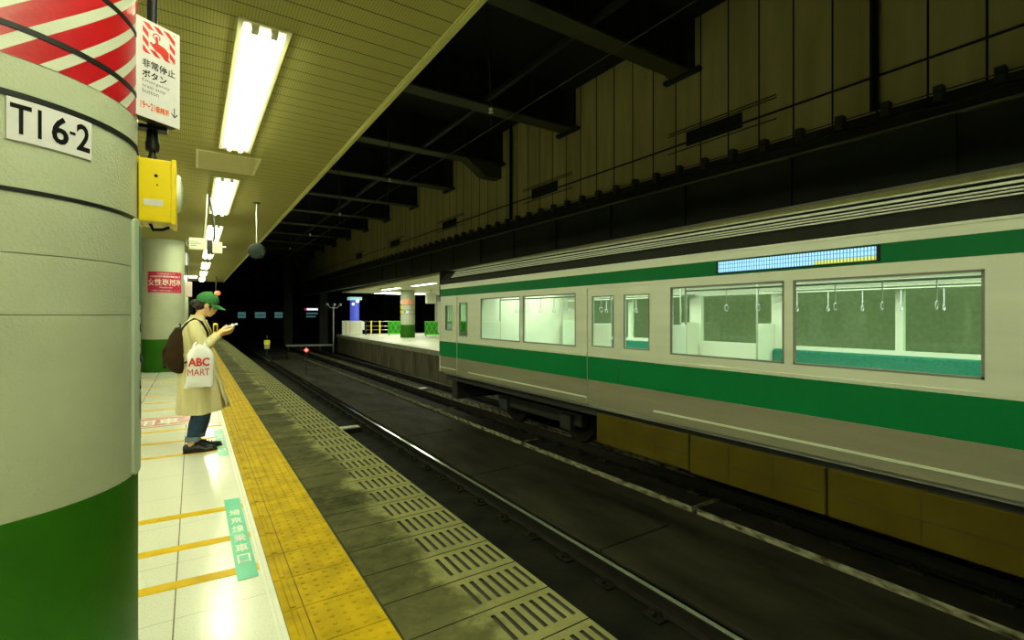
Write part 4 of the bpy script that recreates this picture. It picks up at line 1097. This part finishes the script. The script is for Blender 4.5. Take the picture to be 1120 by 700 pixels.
def make_person(loc, rz, label, coat_m, with_props=True, relaxed=False):
    t = thing('person', loc, label, 'person', rz)
    # --- body: one continuous skin
    mb = MB()
    for s, fx in ((-1, -.045), (1, .005)):
        y = s*.085
        limb(mb, [(-.02, y, .83), (.03+fx*.3, y, .46), (-.03+fx, y, .10)], [.085, .055, .036])
        limb(mb, [(-.03+fx, y, .09), (-.05+fx, y, .045), (.05+fx, y, .032), (.12+fx, y, .026)], [.032, .028, .024, .016])
    limb(mb, [(-.03, 0, .84), (-.035, 0, 1.0), (-.045, 0, 1.18)], [.11, .095, .115])
    limb(mb, [(-.045, -.07, 1.20), (-.045, .07, 1.20)], [.09, .09])
    limb(mb, [(-.045, -.15, 1.285), (-.03, 0, 1.315), (-.045, .15, 1.285)], [.042, .055, .042])
    limb(mb, [(-.03, 0, 1.30), (.012, 0, 1.40)], [.052, .046])
    # arms bent, hands in front of the chest
    E_ = {-1: (.025, -.205, 1.055), 1: (.02, .19, 1.06)}; W_r = {-1: (.155, -.115, 1.180), 1: (.18, .085, 1.17)}
    if relaxed: E_ = {-1: (-.06, -.215, 1.03), 1: (-.06, .215, 1.03)}; W_r = {-1: (-.02, -.215, .80), 1: (-.02, .215, .80)}
    for s in (-1, 1):
        limb(mb, [(-.05, s*.155, 1.28), E_[s], W_r[s]], [.045, .037, .024])
    for s in (-1, 1):
        if relaxed: hand(mb, W_r[s], (-.005, s*.215, .73), (.15, 0, -1), (1, 0, .1), (0, -s, 0))
    if not relaxed: hand(mb, W_r[-1], (.215, -.075, 1.225), (.80, .25, .22), (-.2, .9, .35), (.15, .3, .95))
    if not relaxed: hand(mb, W_r[1], (.225, .045, 1.195), (.80, -.32, .20), (-.1, -.8, .5), (.2, -.3, .9))
    # head
    def B(c, r, sc=(1, 1, 1)):
        b = bmesh.new(); bmesh.ops.create_uvsphere(b, u_segments=24, v_segments=16, radius=r)
        mb.merge(b, HEADR @ Matrix.Translation(c) @ Matrix.Diagonal((*sc, 1)))
    B((-.005, 0, .035), .088, (1.08, .86, 1.0)); B((.022, 0, -.025), .070, (1.0, .86, 1.1)); B((.050, 0, -.078), .026, (1.0, 1.1, .8))
    B((.028, 0, -.065), .046, (1.1, 1.05, .75)); B((.086, 0, -.008), .013, (1.1, .8, 1.5)); B((.090, 0, -.016), .011, (1.1, 1.15, .8))
    B((.080, 0, -.045), .012, (1, 1.7, .45)); B((.079, 0, -.055), .011, (1, 1.5, .5)); B((.078, 0, .028), .02, (.6, 2.4, .5))
    B((.060, -.032, -.02), .022, (.8, .8, .9)); B((.060, .032, -.02), .022, (.8, .8, .9))
    for s in (-1, 1): B((-.008, s*.078, -.002), .024, (.75, .35, 1.25)); B((-.004, s*.083, -.014), .012, (.8, .5, 1))
    mb.tube([hp(-.02, 0, -.05), (.0, 0, 1.36)], .048, 16)
    body = fuse(mb, 'body', M_SKIN, t, .0055, 3)
    for s in (-1, 1):
        mb = MB(); mb.ball(hp(.073, s*.032, .006), .011, (.6, 1.1, .5), HEADR.to_3x3().to_4x4()); mb.build('eye', M_INK, t)
        mb = MB(); mb.tube([hp(.082, s*.018, .023), hp(.078, s*.038, .025), hp(.066, s*.052, .020)], .0035, 6); mb.build('eyebrow', M_HAIR, t)
    mb = MB(); mb.tube([hp(.089, -.016, -.050), hp(.0925, 0, -.050), hp(.089, .016, -.050)], .003, 6); mb.build('lips', mat('lip_rose', (.40, .12, .08), .5), t)
    # hair: short back, side strands and a small bun
    mb = MB()
    def HB(c, r, sc=(1, 1, 1)):
        b = bmesh.new(); bmesh.ops.create_uvsphere(b, u_segments=20, v_segments=14, radius=r); mb.merge(b, HEADR @ Matrix.Translation(c) @ Matrix.Diagonal((*sc, 1)))
    HB((-.022, 0, .040), .090, (1.02, .92, .98)); HB((-.055, 0, -.012), .056, (.9, 1.2, 1.0)); HB((.035, -.066, .030), .020, (1.0, .5, 1.2)); HB((.035, .066, .030), .020, (1.0, .5, 1.2)); HB((.062, 0, .045), .045, (.7, 1.35, .5))
    HB((-.115, 0, .0), .034, (1, 1, .9)); HB((-.135, .0, -.02), .018); HB((-.10, 0, -.035), .018, (1, 2, 1))
    for k in range(7): a = -.9+.3*k; limb(mb, [hp(-.08, .05*math.sin(a), -.02), hp(-.075-.01*abs(a), .055*math.sin(a), -.075)], [.012, .005])
    limb(mb, [hp(.03, -.07, .0), hp(.038, -.071, -.045)], [.010, .004]); limb(mb, [hp(.03, .07, .0), hp(.038, .071, -.045)], [.010, .004])
    fuse(mb, 'hair', M_HAIR, t, .006, 2)
    if with_props:
        # cap: crown, peak, button
        mb = MB(); R = []; n = 32
        for k in range(9):
            a = k/8*PI/2; r = math.cos(a); z = math.sin(a)
            R.append([hp(-.012+.104*r*math.cos(q)*(1 if math.cos(q) < 0 else 1.02), .094*r*math.sin(q), .052+.098*z) for q in [2*PI*i/n for i in range(n)]])
        R[-1] = [hp(-.012+.002*math.cos(2*PI*i/n), .002*math.sin(2*PI*i/n), .150) for i in range(n)]
        cap0 = MB(); cap0.loft([[hp(-.012+.100*math.cos(2*PI*i/n), .090*math.sin(2*PI*i/n), .030) for i in range(n)]]+R); cp = cap0.build('cap_crown', M_CAP, t)
        mb = MB(); rr = []
        for i in range(13):
            a = math.radians(-68+136*i/12)
            xi, yi = -.012+.098*math.cos(a), .092*math.sin(a); L = .082*max(0, math.cos(a*1.15))**.55+.004
            xo, yo = xi+L, yi*(1-.02)
            dz = -.018*(abs(yi)/.092)**2
            rr.append([hp(xi, yi, .045+dz), hp(xo, yo, .020+dz*1.3), hp(xo, yo, .014+dz*1.3), hp(xi, yi, .036+dz)])
        mb.loft(rr); mb.build('cap_peak', M_CAP, cp)
        MB().ball(hp(-.012, 0, .152), .008).build('cap_button', M_CAP, cp)
    # jeans, cuffs, shoes
    mb = MB()
    for s, fx in ((-1, -.045), (1, .005)):
        y = s*.085
        mb.tube([(-.02, y, .84), (.02+fx*.3, y, .60), (.035+fx*.5, y, .42), (.015+fx, y, .28), (-.012+fx, y, .155)], [.10, .088, .076, .070, .060], 20)
    mb.ball((-.02, 0, .86), .12, (1, 1.3, .7))
    fuse(mb, 'jeans', M_DENIM, t, .008, 3)
    for s, fx in ((-1, -.045), (1, .005)):
        y = s*.085
        MB().lathe([(.056, .120), (.064, .118), (.066, .160), (.058, .165), (.056, .12)], (-.018+fx, y, 0), seg=20).build('jeans_cuff', M_DENIMC, t)
        sh = MB(); R = []
        for (x, wd, h, z0) in ((-.100, .020, .035, .030), (-.088, .034, .082, .006), (-.05, .040, .096, 0), (-.01, .041, .098, 0), (.04, .045, .080, 0), (.09, .048, .056, 0), (.14, .046, .050, .002), (.175, .034, .040, .006), (.190, .014, .025, .010)):
            n = 16; R.append([(x+fx, y+wd*math.cos(2*PI*k/n)*(1 if math.sin(2*PI*k/n) < .2 else .80), z0+h*.5+h*.5*(max(-.96, math.sin(2*PI*k/n)*1.15) if math.sin(2*PI*k/n) < 0 else math.sin(2*PI*k/n))) for k in range(n)])
        sh.loft(R); so = sh.build('shoe', M_SHOE, t)
        sl = MB(); sl.prism([(x+fx, y+w_, 0) for x, w_ in ((-.10, -.02), (-.08, -.036), (0, -.038), (.09, -.050), (.15, -.044), (.19, -.018), (.197, 0), (.19, .018), (.15, .044), (.09, .050), (0, .038), (-.08, .036), (-.10, .02))], (0, 0, .018)); sl.build('sole', M_SHOE, so)
        for q in range(4):
            x = .02+fx+q*.026; MB().tube([(x, y-.026, .078-q*.006), (x+.006, y, .088-q*.007), (x, y+.026, .078-q*.006)], .004, 6).build('lace', M_BLACK, so)
        MB().tube([(.0+fx, y, .088), (.005+fx, y-.02, .105), (-.01+fx, y-.03, .098)], .003, 6).build('lace_end', M_BLACK, so)
    # coat
    mb = MB()
    outer = [(.012, 0, .385, .218, .200), (.008, 0, .50, .208, .195), (.0, 0, .65, .194, .186), (-.015, 0, .80, .176, .176), (-.030, 0, .93, .150, .160), (-.040, 0, 1.02, .142, .158), (-.045, 0, 1.12, .142, .165), (-.048, 0, 1.20, .136, .170), (-.045, 0, 1.265, .118, .160), (-.032, 0, 1.315, .088, .105), (-.018, 0, 1.345, .066, .078)]
    n = 40; R = []
    for i, (cx, cy, z, rx, ry) in enumerate(outer):
        k_ = max(0, (1.0-z)/.6)
        R.append([(cx+(rx+.010*k_*math.sin(q*9+1.3)+.006*k_*math.sin(q*5))*math.cos(q), cy+(ry+.010*k_*math.sin(q*7))*math.sin(q), z+(.03*max(0, math.cos(q)) if i == 0 else 0)) for q in [2*PI*j/n for j in range(n)]])
    inner = [[(p[0]*.86+.002, p[1]*.86, p[2]+.0) for p in R[0]], [(p[0]*.80, p[1]*.80, p[2]) for p in R[2]]]
    mb.loft(inner[::-1]+R)
    for s in (-1, 1):
        limb(mb, [(-.05, s*.150, 1.272), (-.025, s*.195, 1.17), E_[s], tuple(Vector(E_[s]).lerp(Vector(W_r[s]), .82))], [.060, .060, .058, .045])
    coat = fuse(mb, 'trench_coat', coat_m, t, .0085, 3)
    # collar, front flap, belt, buttons
    mb = MB()
    n = 18; r0 = []; r1 = []
    for k in range(n+1):
        q = math.radians(-28)+math.radians(-304)*k/n
        f_ = min(1, k/4, (n-k)/4)
        r0.append((-.012+.064*math.cos(q), .066*math.sin(q), 1.345-.015*(1-f_))); r1.append((-.022+(.085)*math.cos(q), .092*math.sin(q), 1.375 if False else 1.318-.045*(1-f_)))
    top = [(x*1.0-.002, y*.97, z+.042) for x, y, z in r0]
    for a, b in ((r0, top), (top, r1)):
        for i in range(n): mb.quad(a[i], a[i+1], b[i+1], b[i])
    col_ = mb.build('collar', coat_m, coat)
    so_ = col_.modifiers.new('s', 'SOLIDIFY'); so_.thickness = .006
    for s in (-1, 1):
        mb = MB(); mb.prism([(.052, s*.012, 1.335), (.050, s*.075, 1.325), (.088, s*.070, 1.24), (.102, s*.030, 1.18), (.094, s*.008, 1.20)], (.008, 0, .002)); mb.build('lapel', coat_m, coat)
    mb = MB(); mb.tube([(.128-.004*k, -.03+.0*k, 1.15-.075*k) for k in range(2)], .004, 6); mb.build('front_edge', coat_m, coat)
    mb = MB(); mb.loft([[(-.034+1.02*rx*math.cos(q), 1.02*ry*math.sin(q), z) for q in [2*PI*j/32 for j in range(32)]] for rx, ry, z in ((.146, .161, .955), (.152, .166, .975), (.150, .165, 1.0), (.146, .161, 1.005))], cap0=False, cap1=False); mb.build('belt', coat_m, coat)
    mb = MB(); mb.loft([[(.205+.018*math.sin(k*.8), -.02+.012*k-.06, .39+.0*k+.005*math.sin(k)) for k in range(2)] for _ in range(2)]) if False else None
    # open front flap swinging to the front
    fl = MB(); rows = []
    for i in range(9):
        z = .93-.062*i; x = .115+.017*i+.004*math.sin(i*2)
        rows.append([(x-.02, -.10-.004*i, z), (x+.006, -.06, z), (x+.012+.004*(i > 6), .0, z-.003), (x-.006, .06, z)])
    for a, b in zip(rows, rows[1:]):
        for k in range(3): fl.quad(a[k], a[k+1], b[k+1], b[k])
    bmesh.ops.remove_doubles(fl.bm, verts=fl.bm.verts[:], dist=.0004)
    fo = fl.build('coat_flap', coat_m, coat, smooth=True); sd = fo.modifiers.new('s', 'SOLIDIFY'); sd.thickness = .008; sd.offset = 0
    for s in (-1, 1):
        w0 = Vector(E_[s]).lerp(Vector(W_r[s]), .80); w1 = Vector(E_[s]).lerp(Vector(W_r[s]), .93)
        MB().tube([w0, w1], [.047, .045], 20).build('sleeve_cuff', coat_m, coat)
    return t, coat, E_, W_r
PL = (.06, 5.925, 0)
person, coat, E_, W_r = make_person(PL, 0, 'person in green cap and beige trench coat looking at a phone', M_COAT)
def world(p): return (PL[0]+p[0], PL[1]+p[1], PL[2]+p[2])
# phone in the hands
ph = thing('phone', world((.245, -.03, 1.262)), 'pale phone held flat in the hands of the person in the green cap', 'phone')
R_ = Matrix.Rotation(math.radians(-18), 4, 'Y') @ Matrix.Rotation(math.radians(8), 4, 'X')
mb = MB(); mb.box(-.045, .095, -.035, .035, -.005, .004, .003); bmesh.ops.transform(mb.bm, matrix=R_, verts=mb.bm.verts[:]); mb.build('case', mat('phone_white', (.75, .75, .72), .3), ph)
mb = MB(); mb.box(-.038, .088, -.031, .031, .004, .0052); bmesh.ops.transform(mb.bm, matrix=R_, verts=mb.bm.verts[:]); mb.build('screen', mat('phone_screen', (.2, .2, .2), .1, emit=(.8, .85, .7), es=.5), ph)
# backpack
bp_ = thing('backpack', world((-.16, 0, 1.03)), 'dark brown backpack worn on the back of the person in beige', 'backpack')
mb = MB()
R = []
for (x, z, rx, ry) in ((.02, .235, .02, .04), (.0, .215, .050, .10), (-.025, .13, .072, .135), (-.045, .02, .088, .15), (-.052, -.08, .098, .155), (-.042, -.16, .098, .15), (-.020, -.215, .075, .125), (.0, -.238, .03, .06)):
    R.append([(x+rx*math.copysign(abs(math.cos(q))**.8, math.cos(q)), ry*math.copysign(abs(math.sin(q))**.7, math.sin(q)), z-.35*(rx*math.cos(q))*.6) for q in [2*PI*j/28 for j in range(28)]])
mb.loft(R); mb.build('pack_body', M_PACK, bp_, smooth=True)
mb = MB(); mb.loft([[(-.135+x, y*.8, -.10+z) for x, y, z in ((0, -.10, -.07), (-.012, -.06, -.075), (-.016, .0, -.075), (-.012, .06, -.075), (0, .10, -.07))], [(-.142+x, y, .0+z) for x, y, z in ((0, -.10, 0), (-.014, -.06, 0), (-.018, 0, 0), (-.014, .06, 0), (0, .10, 0))], [(-.120+x, y*.9, .06+z) for x, y, z in ((0, -.10, 0), (-.010, -.06, 0), (-.012, 0, 0), (-.010, .06, 0), (0, .10, 0))]], close=False, cap0=False, cap1=False)
pk = mb.build('front_pocket', M_PACK, bp_, smooth=True); sd = pk.modifiers.new('s', 'SOLIDIFY'); sd.thickness = .015
for s in (-1, 1):
    mb = MB(); pts = [(.0, s*.10, .20), (.04, s*.105, .265), (.11, s*.11, .318), (.175, s*.115, .285), (.225, s*.12, .18), (.235, s*.13, .06), (.17, s*.17, -.05), (.03, s*.15, -.12)]
    mb.tube(pts, [.010]*8, 8); mb.build('shoulder_strap', M_BLACK, bp_)
mb = MB(); mb.tube([(.0, -.03, .225), (-.01, -.02, .265), (-.01, .02, .265), (.0, .03, .225)], .007, 8); mb.build('top_loop', M_BLACK, bp_)
# white shopping bag hanging from the near forearm
bg = thing('shopping_bag', world((-.008, -.275, .035)), 'white plastic shopping bag with red ABC MART print hanging from the arm', 'bag')
sec = [(.643, -.115, .105, .018), (.655, -.128, .122, .040), (.70, -.112, .118, .046), (.78, -.102, .118, .046), (.88, -.098, .122, .042), (.955, -.100, .126, .034), (1.0, -.078, .100, .026), (1.035, -.045, .060, .022), (1.055, -.02, .035, .016)]
mb = MB(); R = []
for i, (z, x0, x1, ry) in enumerate(sec):
    cx, rx = (x0+x1)/2, (x1-x0)/2
    R.append([(cx+rx*math.copysign(abs(math.cos(q))**.6, math.cos(q)), ry*math.copysign(abs(math.sin(q))**.75, math.sin(q))+.004*math.sin(4*q+i*1.7), z+.010*math.sin(3*q+i)) for q in [2*PI*j/36 for j in range(36)]])
mb.loft(R); mb.build('bag_body', M_BAG, bg)
for s in (-1, 1):
    mb = MB(); mb.tube([(s*.055-.0, 0, 1.0), (s*.045+.005, .02, 1.06), (.02+s*.02, .055, 1.115), (.02+s*.02, .085, 1.06), (s*.03+.01, .045, 1.02)], [.012, .010, .008, .008, .010], 8); mb.build('bag_handle', M_BAG, bg)
def pb(x0, z0): return lambda a, b, c: (x0+a, -.0535-c*2-.004*math.sin((x0+a)*20), z0+b)
text('lettering', 'ABC', M_RED, pb(-.092, .852), .176, .082, bg, bold=.035); text('lettering', 'MART', M_RED, pb(-.096, .762), .182, .064, bg, bold=0)
# strap charm with yellow pouch at the chest
yp = thing('yellow_pouch', world((.125, -.06, 1.245)), 'small yellow and black card pouch hanging at the chest of the person', 'pouch')
MB().box(-.012, .03, -.02, .02, -.055, .055, .012).build('pouch', M_YBOX, yp)
MB().box(-.004, .022, -.024, -.019, -.03, .035, .004).build('black_window', M_BLACK, yp)
MB().tube([(0.0, 0, .05), (-.02, .02, .08)], .004, 6).build('cord', M_BLACK, yp)
# second person, all but hidden behind the big column
make_person((-1.12, 12.55, 0), 0, 'person mostly hidden behind the big column, only a black shoe showing', mat('dark_coat', (.03, .03, .035), .8), False, True)
